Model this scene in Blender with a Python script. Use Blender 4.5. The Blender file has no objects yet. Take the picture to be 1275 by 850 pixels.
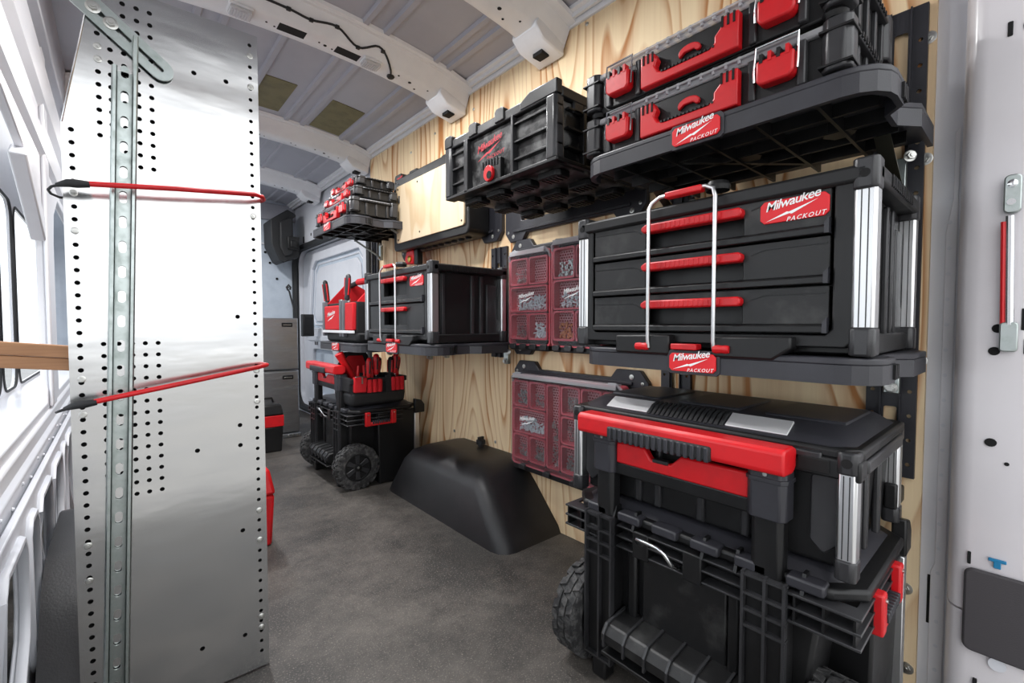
import bpy, bmesh, math, random
from mathutils import Vector, Matrix
random.seed(7)
R = math.radians
SC = bpy.context.scene
COL = SC.collection

# ------------------------------------------------------------------ camera
cam_d = bpy.data.cameras.new('camera')
cam_d.sensor_width = 36.0
cam_d.lens = 567.5 / 1275 * 36.0
cam_d.clip_start = 0.01
cam = bpy.data.objects.new('camera', cam_d)
COL.objects.link(cam)
cam.location = (0, 0, 0.85)
cam.rotation_euler = (R(90 - 2.1), 0, R(-40.94))
SC.camera = cam

# ------------------------------------------------------------------ sky, exposure
SKY = 2.35
w = bpy.data.worlds.new('sky')
SC.world = w
w.use_nodes = True
bg = w.node_tree.nodes['Background']
bg.inputs[0].default_value = (0.96, 0.98, 1.0, 1)
bg.inputs[1].default_value = SKY
SC.view_settings.view_transform = 'Standard'
SC.view_settings.look = 'None'
SC.view_settings.gamma = 1.0
SC.view_settings.use_curve_mapping = False
SC.view_settings.exposure = 0.0


# ------------------------------------------------------------------ materials
def lin(c):
    return tuple(((v / 255) / 12.92 if v / 255 <= 0.04045 else ((v / 255 + 0.055) / 1.055) ** 2.4) for v in c) + (1,)


def new_mat(name):
    m = bpy.data.materials.new(name)
    m.use_nodes = True
    nt = m.node_tree
    return m, nt, nt.nodes['Principled BSDF'], nt.nodes, nt.links


def mat(name, col, rough=0.5, metal=0.0, col2=None, nscale=20, lo=0.45, hi=0.7, bump=0.0, bscale=200, stretch=(1, 1, 1), rough2=None, spec=None, coat=0):
    m, nt, b, N, L = new_mat(name)
    b.inputs['Base Color'].default_value = lin(col)
    b.inputs['Roughness'].default_value = rough
    b.inputs['Metallic'].default_value = metal
    if spec is not None:
        b.inputs['Specular IOR Level'].default_value = spec
    if coat:
        b.inputs['Coat Weight'].default_value = coat
        b.inputs['Coat Roughness'].default_value = 0.15
    tc = N.new('ShaderNodeTexCoord')
    mp = N.new('ShaderNodeMapping')
    mp.inputs['Scale'].default_value = stretch
    L.new(tc.outputs['Object'], mp.inputs[0])
    if col2 is not None or rough2 is not None:
        n = N.new('ShaderNodeTexNoise')
        n.inputs['Scale'].default_value = nscale
        n.inputs['Detail'].default_value = 6
        n.inputs['Roughness'].default_value = 0.6
        L.new(mp.outputs[0], n.inputs['Vector'])
        r = N.new('ShaderNodeMapRange')
        r.inputs[1].default_value = lo
        r.inputs[2].default_value = hi
        L.new(n.outputs[0], r.inputs[0])
        if col2 is not None:
            x = N.new('ShaderNodeMix')
            x.data_type = 'RGBA'
            x.inputs[6].default_value = lin(col)
            x.inputs[7].default_value = lin(col2)
            L.new(r.outputs[0], x.inputs[0])
            L.new(x.outputs[2], b.inputs['Base Color'])
        if rough2 is not None:
            y = N.new('ShaderNodeMapRange')
            y.inputs[3].default_value = rough
            y.inputs[4].default_value = rough2
            L.new(r.outputs[0], y.inputs[0])
            L.new(y.outputs[0], b.inputs['Roughness'])
    if bump:
        n2 = N.new('ShaderNodeTexNoise')
        n2.inputs['Scale'].default_value = bscale
        n2.inputs['Detail'].default_value = 3
        L.new(mp.outputs[0], n2.inputs['Vector'])
        bp = N.new('ShaderNodeBump')
        bp.inputs['Strength'].default_value = bump
        bp.inputs['Distance'].default_value = 0.002
        L.new(n2.outputs[0], bp.inputs['Height'])
        L.new(bp.outputs[0], b.inputs['Normal'])
    return m


def plywood(name, axis_u, base, dark, rings=9.0, fu=3.0, fz=0.45):
    """vertical-grain plywood: contour rings of a stretched noise plus fine streaks"""
    m, nt, b, N, L = new_mat(name)
    tc = N.new('ShaderNodeTexCoord')

    def mapped(su, sz, off=0.0):
        mp = N.new('ShaderNodeMapping')
        s = [0.0, 0.0, sz]
        s[axis_u] = su
        mp.inputs['Scale'].default_value = s
        mp.inputs['Location'].default_value = (off, off, off)
        L.new(tc.outputs['Object'], mp.inputs[0])
        return mp

    def noise(mp, scale, det, rgh=0.5):
        n = N.new('ShaderNodeTexNoise')
        n.inputs['Scale'].default_value = scale
        n.inputs['Detail'].default_value = det
        n.inputs['Roughness'].default_value = rgh
        L.new(mp.outputs[0], n.inputs['Vector'])
        return n

    def math_(op, a, bb):
        q = N.new('ShaderNodeMath')
        q.operation = op
        for i, v in enumerate((a, bb)):
            if isinstance(v, (int, float)):
                q.inputs[i].default_value = v
            else:
                L.new(v, q.inputs[i])
        return q.outputs[0]

    n1 = noise(mapped(fu, fz), 1.0, 1.5, 0.45)
    fr = math_('FRACT', math_('MULTIPLY', n1.outputs[0], rings * 2.2), 0)
    ramp = N.new('ShaderNodeValToRGB')
    e = ramp.color_ramp.elements
    e[0].position, e[0].color = 0.0, (0, 0, 0, 1)
    e[1].position, e[1].color = 1.0, (0, 0, 0, 1)
    k = ramp.color_ramp.elements.new(0.62)
    k.color = (0.22, 0.22, 0.22, 1)
    k = ramp.color_ramp.elements.new(0.9)
    k.color = (1, 1, 1, 1)
    L.new(fr, ramp.inputs[0])
    n2 = noise(mapped(55, 1.2, 3.1), 1.0, 4, 0.7)
    n3 = noise(mapped(7, 0.5, 7.7), 1.0, 3, 0.55)
    s1 = N.new('ShaderNodeMapRange')
    s1.inputs[1].default_value = 0.35
    s1.inputs[2].default_value = 0.75
    L.new(n3.outputs[0], s1.inputs[0])
    v = math_('ADD', math_('MULTIPLY', math_('MULTIPLY', ramp.outputs[0], math_('ADD', s1.outputs[0], 0.25)), 1.15), math_('MULTIPLY', n2.outputs[0], 0.42))
    v = math_('ADD', v, math_('MULTIPLY', s1.outputs[0], 0.22))
    fin = N.new('ShaderNodeMapRange')
    fin.inputs[1].default_value = 0.22
    fin.inputs[2].default_value = 1.05
    L.new(v, fin.inputs[0])
    x = N.new('ShaderNodeMix')
    x.data_type = 'RGBA'
    x.inputs[6].default_value = lin(base)
    x.inputs[7].default_value = lin(dark)
    L.new(fin.outputs[0], x.inputs[0])
    L.new(x.outputs[2], b.inputs['Base Color'])
    b.inputs['Roughness'].default_value = 0.62
    bp = N.new('ShaderNodeBump')
    bp.inputs['Strength'].default_value = 0.15
    bp.inputs['Distance'].default_value = 0.001
    L.new(v, bp.inputs['Height'])
    L.new(bp.outputs[0], b.inputs['Normal'])
    return m


def floor_mat():
    m, nt, b, N, L = new_mat('worn_rubber_floor')
    tc = N.new('ShaderNodeTexCoord')

    def noise(sc, det, rg):
        n = N.new('ShaderNodeTexNoise')
        n.inputs['Scale'].default_value = sc
        n.inputs['Detail'].default_value = det
        n.inputs['Roughness'].default_value = rg
        L.new(tc.outputs['Object'], n.inputs['Vector'])
        return n
    a, c, d = noise(2.6, 8, 0.7), noise(230, 2, 0.6), noise(36, 5, 0.8)
    r1 = N.new('ShaderNodeMapRange')
    r1.inputs[1].default_value, r1.inputs[2].default_value = 0.4, 0.64
    L.new(a.outputs[0], r1.inputs[0])
    x = N.new('ShaderNodeMix')
    x.data_type = 'RGBA'
    x.inputs[6].default_value, x.inputs[7].default_value = lin((50, 48, 46)), lin((92, 87, 82))
    L.new(r1.outputs[0], x.inputs[0])
    r2 = N.new('ShaderNodeMapRange')
    r2.inputs[1].default_value, r2.inputs[2].default_value = 0.56, 0.72
    L.new(c.outputs[0], r2.inputs[0])
    y = N.new('ShaderNodeMix')
    y.data_type = 'RGBA'
    y.inputs[7].default_value = lin((124, 117, 110))
    L.new(r2.outputs[0], y.inputs[0])
    L.new(x.outputs[2], y.inputs[6])
    r3 = N.new('ShaderNodeMapRange')
    r3.inputs[1].default_value, r3.inputs[2].default_value = 0.5, 0.78
    r3.inputs[4].default_value = 0.6
    L.new(d.outputs[0], r3.inputs[0])
    z = N.new('ShaderNodeMix')
    z.data_type = 'RGBA'
    z.inputs[7].default_value = lin((36, 35, 34))
    L.new(r3.outputs[0], z.inputs[0])
    L.new(y.outputs[2], z.inputs[6])
    L.new(z.outputs[2], b.inputs['Base Color'])
    b.inputs['Roughness'].default_value = 0.55
    bp = N.new('ShaderNodeBump')
    bp.inputs['Strength'].default_value = 0.35
    bp.inputs['Distance'].default_value = 0.002
    L.new(c.outputs[0], bp.inputs['Height'])
    L.new(bp.outputs[0], b.inputs['Normal'])
    return m


def clear_mat(name, tint=(235, 238, 240), tr=0.97, rough=0.06):
    m, nt, b, N, L = new_mat(name)
    N.remove(b)
    t = N.new('ShaderNodeBsdfTransparent')
    t.inputs[0].default_value = lin(tint)
    g = N.new('ShaderNodeBsdfPrincipled')
    g.inputs['Base Color'].default_value = lin((225, 225, 228))
    g.inputs['Roughness'].default_value = rough
    mx = N.new('ShaderNodeMixShader')
    mx.inputs[0].default_value = 1 - tr
    L.new(t.outputs[0], mx.inputs[1])
    L.new(g.outputs[0], mx.inputs[2])
    L.new(mx.outputs[0], N['Material Output'].inputs[0])
    return m


def mesh_red():
    m, nt, b, N, L = new_mat('red_honeycomb_plastic')
    tc = N.new('ShaderNodeTexCoord')
    mp = N.new('ShaderNodeMapping')
    mp.inputs['Rotation'].default_value = (R(90), 0, 0)
    L.new(tc.outputs['Object'], mp.inputs[0])
    br = N.new('ShaderNodeTexBrick')
    br.inputs['Color1'].default_value = lin((136, 30, 40))
    br.inputs['Color2'].default_value = lin((150, 34, 44))
    br.inputs['Mortar'].default_value = lin((222, 150, 154))
    br.inputs['Scale'].default_value = 1.0
    br.inputs['Mortar Size'].default_value = 0.0018
    br.inputs['Brick Width'].default_value = 0.0125
    br.inputs['Row Height'].default_value = 0.0105
    L.new(mp.outputs[0], br.inputs['Vector'])
    L.new(br.outputs[0], b.inputs['Base Color'])
    b.inputs['Roughness'].default_value = 0.4
    return m


MT = {}
MT['black'] = mat('black_plastic', (19, 19, 20), 0.38, col2=(27, 27, 28), nscale=9, lo=.45, hi=.8, bump=.1, bscale=500, rough2=.52, spec=.4)
MT['black2'] = mat('black_plastic_dusty', (17, 17, 18), 0.46, col2=(58, 58, 57), nscale=10, lo=.5, hi=.72, bump=.1, bscale=400)
MT['worn'] = mat('black_plastic_scuffed', (19, 19, 20), 0.4, col2=(116, 116, 115), nscale=19, lo=.45, hi=.62, bump=.1, bscale=400)
MT['charcoal'] = mat('charcoal_plastic', (44, 44, 49), 0.42, col2=(52, 52, 58), nscale=8, bump=.1, bscale=500)
MT['grey_black'] = mat('grey_black_plastic', (42, 42, 44), 0.3, col2=(56, 56, 58), nscale=7, bump=.1, bscale=500)
MT['rail'] = mat('dark_powder_coat', (36, 36, 42), 0.42, bump=.15, bscale=700)
MT['red'] = mat('red_plastic', (206, 22, 30), 0.36, col2=(184, 16, 24), nscale=12, rough2=.5)
MT['redlabel'] = mat('red_label', (222, 20, 32), 0.4)
MT['redfab'] = mat('red_fabric', (206, 22, 34), 0.85, bump=.5, bscale=900)
MT['blackfab'] = mat('black_fabric', (30, 30, 32), 0.9, bump=.5, bscale=900)
MT['greyfab'] = mat('grey_webbing', (104, 106, 112), 0.85, bump=.5, bscale=900)
MT['white'] = mat('white_print', (245, 245, 245), 0.5)
MT['redprint'] = mat('red_print', (205, 25, 48), 0.5)
MT['paint'] = mat('white_van_paint', (226, 226, 230), 0.32, col2=(220, 220, 225), nscale=3, coat=.3)
MT['paint_in'] = mat('pale_grey_primer_paint', (214, 216, 222), 0.36, col2=(205, 208, 215), nscale=4)
MT['doorp'] = mat('warm_white_door_paint', (222, 218, 221), 0.3, col2=(215, 211, 215), nscale=3, coat=.3)
MT['roof'] = mat('grey_roof_paint', (164, 165, 174), 0.4, col2=(155, 156, 165), nscale=3)
MT['rib'] = mat('pale_rib_paint', (226, 227, 230), 0.35, col2=(218, 219, 223), nscale=8)
MT['blue_grey'] = mat('blue_grey_paint', (190, 200, 211), 0.4, col2=(178, 189, 201), nscale=9, bump=.15, bscale=120)
MT['alu'] = mat('aluminium_sheet', (218, 218, 217), 0.12, 1.0, col2=(200, 201, 202), nscale=4, lo=.35, hi=.7, rough2=.24, bump=.35, bscale=5, stretch=(.7, 1, 2.6))
MT['alupost'] = mat('anodised_aluminium', (226, 227, 228), 0.34, 1.0, bump=.05, bscale=300)
MT['satin'] = mat('satin_aluminium', (232, 233, 234), 0.55, .75)
MT['galv'] = mat('galvanised_steel', (184, 192, 190), 0.3, 1.0, col2=(164, 174, 170), nscale=40, rough2=.42)
MT['chrome'] = mat('chrome', (226, 228, 230), 0.14, 1.0)
MT['steel'] = mat('brushed_stainless_steel', (168, 171, 175), 0.34, 1.0, col2=(150, 153, 157), nscale=6, stretch=(1, 1, 6), rough2=.45)
MT['zinc'] = mat('yellow_zinc', (170, 168, 150), 0.3, 1.0)
MT['brass'] = mat('brass', (196, 168, 84), 0.3, 1.0)
MT['dark'] = mat('hole_shade_and_black_parts', (14, 14, 15), 0.9)  # flat black: painted-in shade for holes and slots, also small black parts
MT['rubber'] = mat('tyre_rubber', (38, 38, 39), 0.75, col2=(92, 91, 90), nscale=55, lo=.45, hi=.75, bump=.3, bscale=300)
MT['seal'] = mat('black_rubber_seal', (26, 27, 29), 0.6)
MT['arch'] = mat('black_arch_liner', (28, 28, 30), 0.42, col2=(38, 37, 39), nscale=6, bump=.2, bscale=250)
MT['olive'] = mat('olive_damping_pad', (112, 106, 72), 0.6, col2=(94, 88, 58), nscale=14)
MT['batten'] = mat('brown_timber', (164, 120, 84), 0.6, col2=(140, 98, 66), nscale=10, stretch=(.3, 4, 6))
MT['pocket'] = mat('dark_grey_pocket_plastic', (66, 63, 66), 0.6, bump=.3, bscale=400)
MT['blue'] = mat('blue_plastic', (28, 122, 168), 0.4)
MT['redmesh'] = mesh_red()
MT['redbin'] = mat('red_bin_plastic', (214, 92, 102), 0.32, col2=(204, 74, 86), nscale=15)
MT['clear'] = clear_mat('clear_lid_plastic')
MT['clear2'] = clear_mat('smoky_clear_plastic', (222, 224, 228), .62, .12)
MT['glass'] = clear_mat('window_glass', (246, 248, 250), .96, .02)
MT['lens'] = clear_mat('prismatic_lamp_lens', (235, 235, 238), .3, .2)
MT['screw'] = mat('bright_zinc_fixings', (196, 196, 192), 0.3, 1.0)
MT['copper'] = mat('orange_connectors', (222, 142, 96), 0.5)
MT['bag'] = mat('white_connector_parts', (226, 228, 230), 0.35)
MT['ply'] = plywood('plywood', 1, (244, 220, 180), (182, 122, 68))
MT['ply2'] = plywood('birch_plywood', 0, (212, 193, 164), (196, 172, 138), rings=2, fu=5, fz=.9)
MT['floor'] = floor_mat()
MT['ground'] = mat('pale_concrete_yard', (150, 148, 145), 0.85, col2=(138, 136, 133), nscale=2)


# ------------------------------------------------------------------ mesh builder
def rrect(x0, x1, z0, z1, r, n=4):
    pts = []
    for cx, cz, a in ((x1 - r, z0 + r, -90), (x1 - r, z1 - r, 0), (x0 + r, z1 - r, 90), (x0 + r, z0 + r, 180)):
        for i in range(n + 1):
            t = R(a + 90 * i / n)
            pts.append((cx + r * math.cos(t), cz + r * math.sin(t)))
    return pts


def chrect(x0, x1, z0, z1, c):
    return [(x0 + c, z0), (x1 - c, z0), (x1, z0 + c), (x1, z1 - c), (x1 - c, z1), (x0 + c, z1), (x0, z1 - c), (x0, z0 + c)]


def circ(cx, cz, r, n=8, rz=None):
    rz = rz or r
    return [(cx + r * math.cos(2 * math.pi * i / n), cz + rz * math.sin(2 * math.pi * i / n)) for i in range(n)]


def slot(cx, cz, w, h, n=4):
    return rrect(cx - w / 2, cx + w / 2, cz - h / 2, cz + h / 2, min(w, h) / 2 * .999, n)


AX = {'x': lambda u, v, t: (t, u, v), 'y': lambda u, v, t: (u, t, v), 'z': lambda u, v, t: (u, v, t)}


class MB:
    def __init__(s):
        s.v = []
        s.f = []

    def add(s, vs, fs):
        o = len(s.v)
        s.v += [tuple(p) for p in vs]
        s.f += [tuple(i + o for i in f) for f in fs]
        return s

    def box(s, x0, x1, y0, y1, z0, z1):
        return s.add([(x0, y0, z0), (x1, y0, z0), (x1, y1, z0), (x0, y1, z0), (x0, y0, z1), (x1, y0, z1), (x1, y1, z1), (x0, y1, z1)],
                     [(0, 3, 2, 1), (4, 5, 6, 7), (0, 1, 5, 4), (1, 2, 6, 5), (2, 3, 7, 6), (3, 0, 4, 7)])

    def taper(s, b, t, z0, z1):
        """frustum: b, t = (x0, x1, y0, y1) at the bottom and the top"""
        q = lambda r, z: [(r[0], r[2], z), (r[1], r[2], z), (r[1], r[3], z), (r[0], r[3], z)]
        return s.add(q(b, z0) + q(t, z1), [(0, 3, 2, 1), (4, 5, 6, 7), (0, 1, 5, 4), (1, 2, 6, 5), (2, 3, 7, 6), (3, 0, 4, 7)])

    def prism(s, poly, a, b, ax='z', poly2=None):
        g = AX[ax]
        n = len(poly)
        p2 = poly2 or poly
        return s.add([g(u, v, a) for u, v in poly] + [g(u, v, b) for u, v in p2],
                     [tuple(range(n - 1, -1, -1)), tuple(range(n, 2 * n))] + [(i, (i + 1) % n, n + (i + 1) % n, n + i) for i in range(n)])

    def plate(s, poly, holes, a, b, ax='y'):
        g = AX[ax]
        bm = bmesh.new()
        loops = []
        for lp in [poly] + holes:
            vs = [bm.verts.new((u, v, 0)) for u, v in lp]
            loops.append(vs)
            for i in range(len(vs)):
                bm.edges.new((vs[i], vs[(i + 1) % len(vs)]))
        bm.verts.index_update()
        bmesh.ops.triangle_fill(bm, use_beauty=True, use_dissolve=False, edges=bm.edges[:], normal=(0, 0, 1))
        bm.verts.index_update()
        co = [(v.co.x, v.co.y) for v in bm.verts]
        n = len(co)
        fs = []
        for f in bm.faces:
            ix = [v.index for v in f.verts]
            fs.append(tuple(ix))
            fs.append(tuple(n + i for i in reversed(ix)))
        for vs in loops:
            k = len(vs)
            for i in range(k):
                p, q = vs[i].index, vs[(i + 1) % k].index
                fs.append((p, q, n + q, n + p))
        bm.free()
        return s.add([g(u, v, a) for u, v in co] + [g(u, v, b) for u, v in co], fs)

    def ring(s, c, d, pts):
        pass

    def cyl(s, p0, p1, r, n=12, r2=None):
        return s.tube([p0, p1], r, n, r2=r2)

    def tube(s, pts, r, n=8, r2=None, closed=False, radii=None):
        P = [Vector(p) for p in pts]
        m = len(P)
        T = []
        for i in range(m):
            if closed:
                t = P[(i + 1) % m] - P[i - 1]
            else:
                t = P[min(i + 1, m - 1)] - P[max(i - 1, 0)]
            T.append(t.normalized())
        up = Vector((0, 0, 1)) if abs(T[0].z) < .9 else Vector((1, 0, 0))
        nrm = T[0].cross(up).normalized()
        vs = []
        for i in range(m):
            nrm = (nrm - T[i] * nrm.dot(T[i])).normalized()
            bi = T[i].cross(nrm)
            rr = radii[i] if radii else (r if r2 is None else r + (r2 - r) * i / (m - 1))
            for k in range(n):
                a = 2 * math.pi * k / n
                vs.append(P[i] + nrm * (rr * math.cos(a)) + bi * (rr * math.sin(a)))
        fs = []
        for i in range(m if closed else m - 1):
            j = (i + 1) % m
            for k in range(n):
                fs.append((i * n + k, i * n + (k + 1) % n, j * n + (k + 1) % n, j * n + k))
        if not closed:
            fs.append(tuple(range(n - 1, -1, -1)))
            fs.append(tuple(range((m - 1) * n, m * n)))
        return s.add(vs, fs)

    def obox(s, p0, p1, wd, th, side=(0, 1, 0)):
        """bar from p0 to p1, width wd along `side`, thickness th across it"""
        a, b = Vector(p0), Vector(p1)
        t = (b - a).normalized()
        sd = Vector(side)
        sd = (sd - t * sd.dot(t)).normalized()
        nn = t.cross(sd)
        q = lambda c: [c + sd * (i * wd / 2) + nn * (j * th / 2) for i, j in ((-1, -1), (1, -1), (1, 1), (-1, 1))]
        return s.add(q(a) + q(b), [(0, 3, 2, 1), (4, 5, 6, 7), (0, 1, 5, 4), (1, 2, 6, 5), (2, 3, 7, 6), (3, 0, 4, 7)])

    def lathe(s, prof, n=16, ax='z', c=(0, 0, 0), cap=True):
        """prof: (radius, t) along the axis"""
        vs, fs = [], []
        for r_, t in prof:
            for k in range(n):
                a = 2 * math.pi * k / n
                u, v = r_ * math.cos(a), r_ * math.sin(a)
                p = {'z': (u, v, t), 'x': (t, u, v), 'y': (v, t, u)}[ax]
                vs.append((p[0] + c[0], p[1] + c[1], p[2] + c[2]))
        for i in range(len(prof) - 1):
            for k in range(n):
                fs.append((i * n + k, i * n + (k + 1) % n, (i + 1) * n + (k + 1) % n, (i + 1) * n + k))
        if cap:
            fs.append(tuple(range(n - 1, -1, -1)))
            fs.append(tuple(range((len(prof) - 1) * n, len(prof) * n)))
        return s.add(vs, fs)

    def move(s, M):
        s.v = [tuple(M @ Vector(p)) for p in s.v]
        return s

    def join(s, o):
        return s.add(o.v, o.f)

    def mesh(s, name, smooth=35):
        me = bpy.data.meshes.new(name)
        me.from_pydata(s.v, [], s.f)
        bm = bmesh.new()
        bm.from_mesh(me)
        bmesh.ops.recalc_face_normals(bm, faces=bm.faces[:])
        bm.to_mesh(me)
        bm.free()
        if smooth:
            me.polygons.foreach_set('use_smooth', [True] * len(me.polygons))
            me.set_sharp_from_angle(angle=R(smooth))
        return me

    def build(s, name, m, parent=None, bev=0, seg=2, smooth=35, loc=None, rot=None):
        return link(name, s.mesh(name, smooth), m, parent, bev, seg, loc, rot)


def link(name, me, m, parent=None, bev=0, seg=2, loc=None, rot=None):
    o = bpy.data.objects.new(name, me)
    if not me.materials:
        me.materials.append(MT[m] if isinstance(m, str) else m)
    COL.objects.link(o)
    if parent:
        o.parent = parent
    if loc:
        o.location = loc
    if rot:
        o.rotation_euler = rot
    if bev:
        b = o.modifiers.new('bevel', 'BEVEL')
        b.width = bev
        b.segments = seg
        b.limit_method = 'ANGLE'
        b.angle_limit = R(40)
    return o


def tag(o, label=None, cat=None, group=None, kind=None):
    for k, v in (('label', label), ('category', cat), ('group', group), ('kind', kind)):
        if v:
            o[k] = v
    return o


def thing(name, label, cat, loc=(0, 0, 0), rz=0, group=None, kind=None, rot=None):
    o = bpy.data.objects.new(name, None)
    o.empty_display_size = .05
    COL.objects.link(o)
    o.location = loc
    o.rotation_euler = rot or (0, 0, rz)
    return tag(o, label, cat, group, kind)


WALL = R(-90)      # local x = to the right as seen from inside, y = into the wall, z = up


def copy_tree(o, parent=None):
    c = o.copy()
    COL.objects.link(c)
    c.parent = parent
    for ch in list(o.children):
        copy_tree(ch, c)
    return c


# ------------------------------------------------------------------ lettering
_txt = {}


def text_mb(body, size=1.0, shear=0.0, bold=0.0, spacing=1.0):
    key = (body, shear, bold, spacing)
    if key not in _txt:
        cu = bpy.data.curves.new('t', 'FONT')
        cu.body = body
        cu.size = 1.0
        cu.shear = shear
        cu.offset = bold
        cu.space_character = spacing
        cu.align_x = 'CENTER'
        cu.resolution_u = 2
        ob = bpy.data.objects.new('t', cu)
        COL.objects.link(ob)
        dg = bpy.context.evaluated_depsgraph_get()
        me = bpy.data.meshes.new_from_object(ob.evaluated_get(dg))
        _txt[key] = ([tuple(v.co) for v in me.vertices], [tuple(p.vertices) for p in me.polygons])
        bpy.data.objects.remove(ob)
        bpy.data.curves.remove(cu)
        bpy.data.meshes.remove(me)
    vs, fs = _txt[key]
    mb = MB()
    mb.add([(x * size, 0, y * size) for x, y, z in vs], fs)     # upright, facing -y
    return mb


def logo(parent, m, cx, cz, wd, y, second=True, name='lettering', rotx=0):
    """brand word with the bolt stroke below and the second word at the lower right; wd = overall width"""
    k = wd / 1.0
    mb = MB()
    a = text_mb('Milwaukee', .235, .38, .012, .9)
    a.move(Matrix.Translation((-.02, 0, .07)) @ Matrix.Rotation(R(-9), 4, 'Y'))
    mb.join(a)
    bolt = [(-.47, -.19), (-.10, -.045), (-.07, -.055), (.40, .10), (-.02, -.10), (-.06, -.085)]
    mb.add([(u, 0, v) for u, v in bolt], [(0, 5, 1), (5, 2, 1), (5, 4, 2), (4, 3, 2)])
    if second:
        b = text_mb('PACKOUT', .115, .35, .008, 1.25)
        b.move(Matrix.Translation((.2, 0, -.215)) @ Matrix.Rotation(R(-3), 4, 'Y'))
        mb.join(b)
    mb.move(Matrix.Translation((cx, y, cz)) @ Matrix.Rotation(rotx, 4, 'X') @ Matrix.Scale(k, 4))
    return mb.build(name, m, parent, smooth=0)


def bolt_mb(r=.008, h=.006, washer=.014):
    b = MB()
    if washer:
        b.lathe([(washer, 0), (washer, -.0015), (washer * .8, -.002)], 16, 'y')
    b.prism(circ(0, 0, r, 6), 0, -h, 'y')
    b.lathe([(r * .55, -h), (r * .5, -h - .002)], 8, 'y')
    return b

# ================================================================== SETTING
tag(MB().box(-30, 30, -40, 30, -.75, -.7).build('ground', 'ground'), 'pale concrete yard outside the van', 'ground', kind='structure')
fl = MB().box(-.36, 1.40, -.14, 4.92, -.06, 0).build('floor', 'floor')
tag(fl, 'worn dark grey speckled van load floor', 'floor', kind='structure')

# ---- plywood lining of the right side, with its fixings
wr = MB().box(1.35, 1.368, .16, 3.05, .002, 2.02).build('wall_right', 'ply')
tag(wr, 'plywood lining with bold vertical grain along the right side', 'wall', kind='structure')
scr = MB().lathe([(.0075, 0), (.0075, -.002), (.004, -.003)], 10, 'x')
me_s = scr.mesh('screw_head')
for y, z in ((1.842, 1.906), (2.472, 1.873), (2.024, .285), (1.676, .293), (1.537, .169), (1.13, 1.968), (2.2, 1.9), (1.45, 1.35), (1.62, 1.16), (.86, .45), (1.2, .12), (.5, .74)):
    link('screw', me_s, 'screw', wr, loc=(1.35, y, z))
bl = bolt_mb(.0075, .007, .0135)
bl.move(Matrix.Rotation(R(-90), 4, 'Z'))
me_b = bl.mesh('bolt')
for y, z in ((.172, 1.473), (.172, 1.213), (.170, .770), (.182, .248), (.176, .064)):
    link('bolt', me_b, 'screw', wr, loc=(1.35, y, z))

# ---- body side behind and beyond the plywood, with the side door opening
DZ = 1.57
opening = rrect(3.12, 4.86, .06, DZ, .16, 6)
outer = [(-.14, 0), (4.92, 0), (4.92, 2.05), (-.14, 2.05)]
bs = MB().plate(outer, [opening], 1.372, 1.392, 'x').build('wall_right_body', 'paint_in')
tag(bs, 'pale grey steel body side around the sliding door', 'wall', kind='structure')
holes = MB()
for y, z, a, b in ((4.62, 1.66, .018, .03), (4.40, 1.68, .012, .012), (4.2, 1.66, .02, .012), (4.05, 1.72, .012, .03), (3.8, 1.64, .02, .012), (3.6, 1.68, .012, .012), (3.4, 1.62, .02, .02), (3.25, 1.66, .012, .012)):
    holes.box(1.3705, 1.373, y - a, y + a, z - b, z + b)
holes.build('punched_hole_shade', 'dark', bs)  # black boxes stand for the shade in the holes
MB().plate(rrect(3.02, 4.96, -.02, DZ + .08, .2, 6), [opening], 1.39, 1.485, 'x').build('door_reveal', 'paint_in', bs)
sealp = [(1.366, u, v) for u, v in rrect(3.10, 4.88, .05, DZ + .015, .17, 6)]
MB().tube(sealp, .032, 8, closed=True).build('door_seal', 'seal', bs)

# ---- sliding door panel seen from inside
d1 = thing('door_1', 'pale blue grey sliding door panel with pressed window recess', 'door', (1.43, 3.99, 0), WALL, kind='structure')
MB().box(-.97, .97, .055, .07, -.03, 1.7).build('outer_skin', 'blue_grey', d1)
MB().box(-.87, .87, .03, .055, .05, 1.57).build('inner_skin', 'blue_grey', d1)
win = [(-.62, .82), (.62, .82), (.66, .9), (.6, 1.38), (.52, 1.45), (-.5, 1.45), (-.6, 1.38), (-.68, .9)]
MB().plate(rrect(-.86, .86, .08, 1.56, .14, 5), [win, rrect(-.6, -.05, .2, .62, .05), rrect(.05, .6, .2, .62, .05)], 0, .03, 'y').build('inner_frame', 'paint_in', d1, bev=.006)
MB().prism([(u * .86, (v - 1.13) * .8 + 1.13) for u, v in win], .02, .032, 'y').build('window_blank', 'paint_in', d1, bev=.004)
MB().tube([(u * .93, -.0 + .028, (v - 1.13) * .9 + 1.13) for u, v in win], .008, 6, closed=True).build('pressed_bead', 'paint_in', d1)
MB().box(-.7, .7, -.012, .002, .70, .745).box(-.7, .7, -.012, .002, .1, .13).build('stiffener', 'paint_in', d1, bev=.004)
MB().box(-.77, -.73, -.02, .0, .74, .86).box(-.765, -.735, -.03, -.018, .77, .83).build('door_latch', 'seal', d1, bev=.003)
MB().box(-.52, -.505, -.006, .001, .66, .69).box(-.47, -.455, -.006, .001, .66, .69).box(-.3, -.285, -.006, .001, .66, .69).build('slot', 'dark', d1)  # black boxes painted as slot shade

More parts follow.
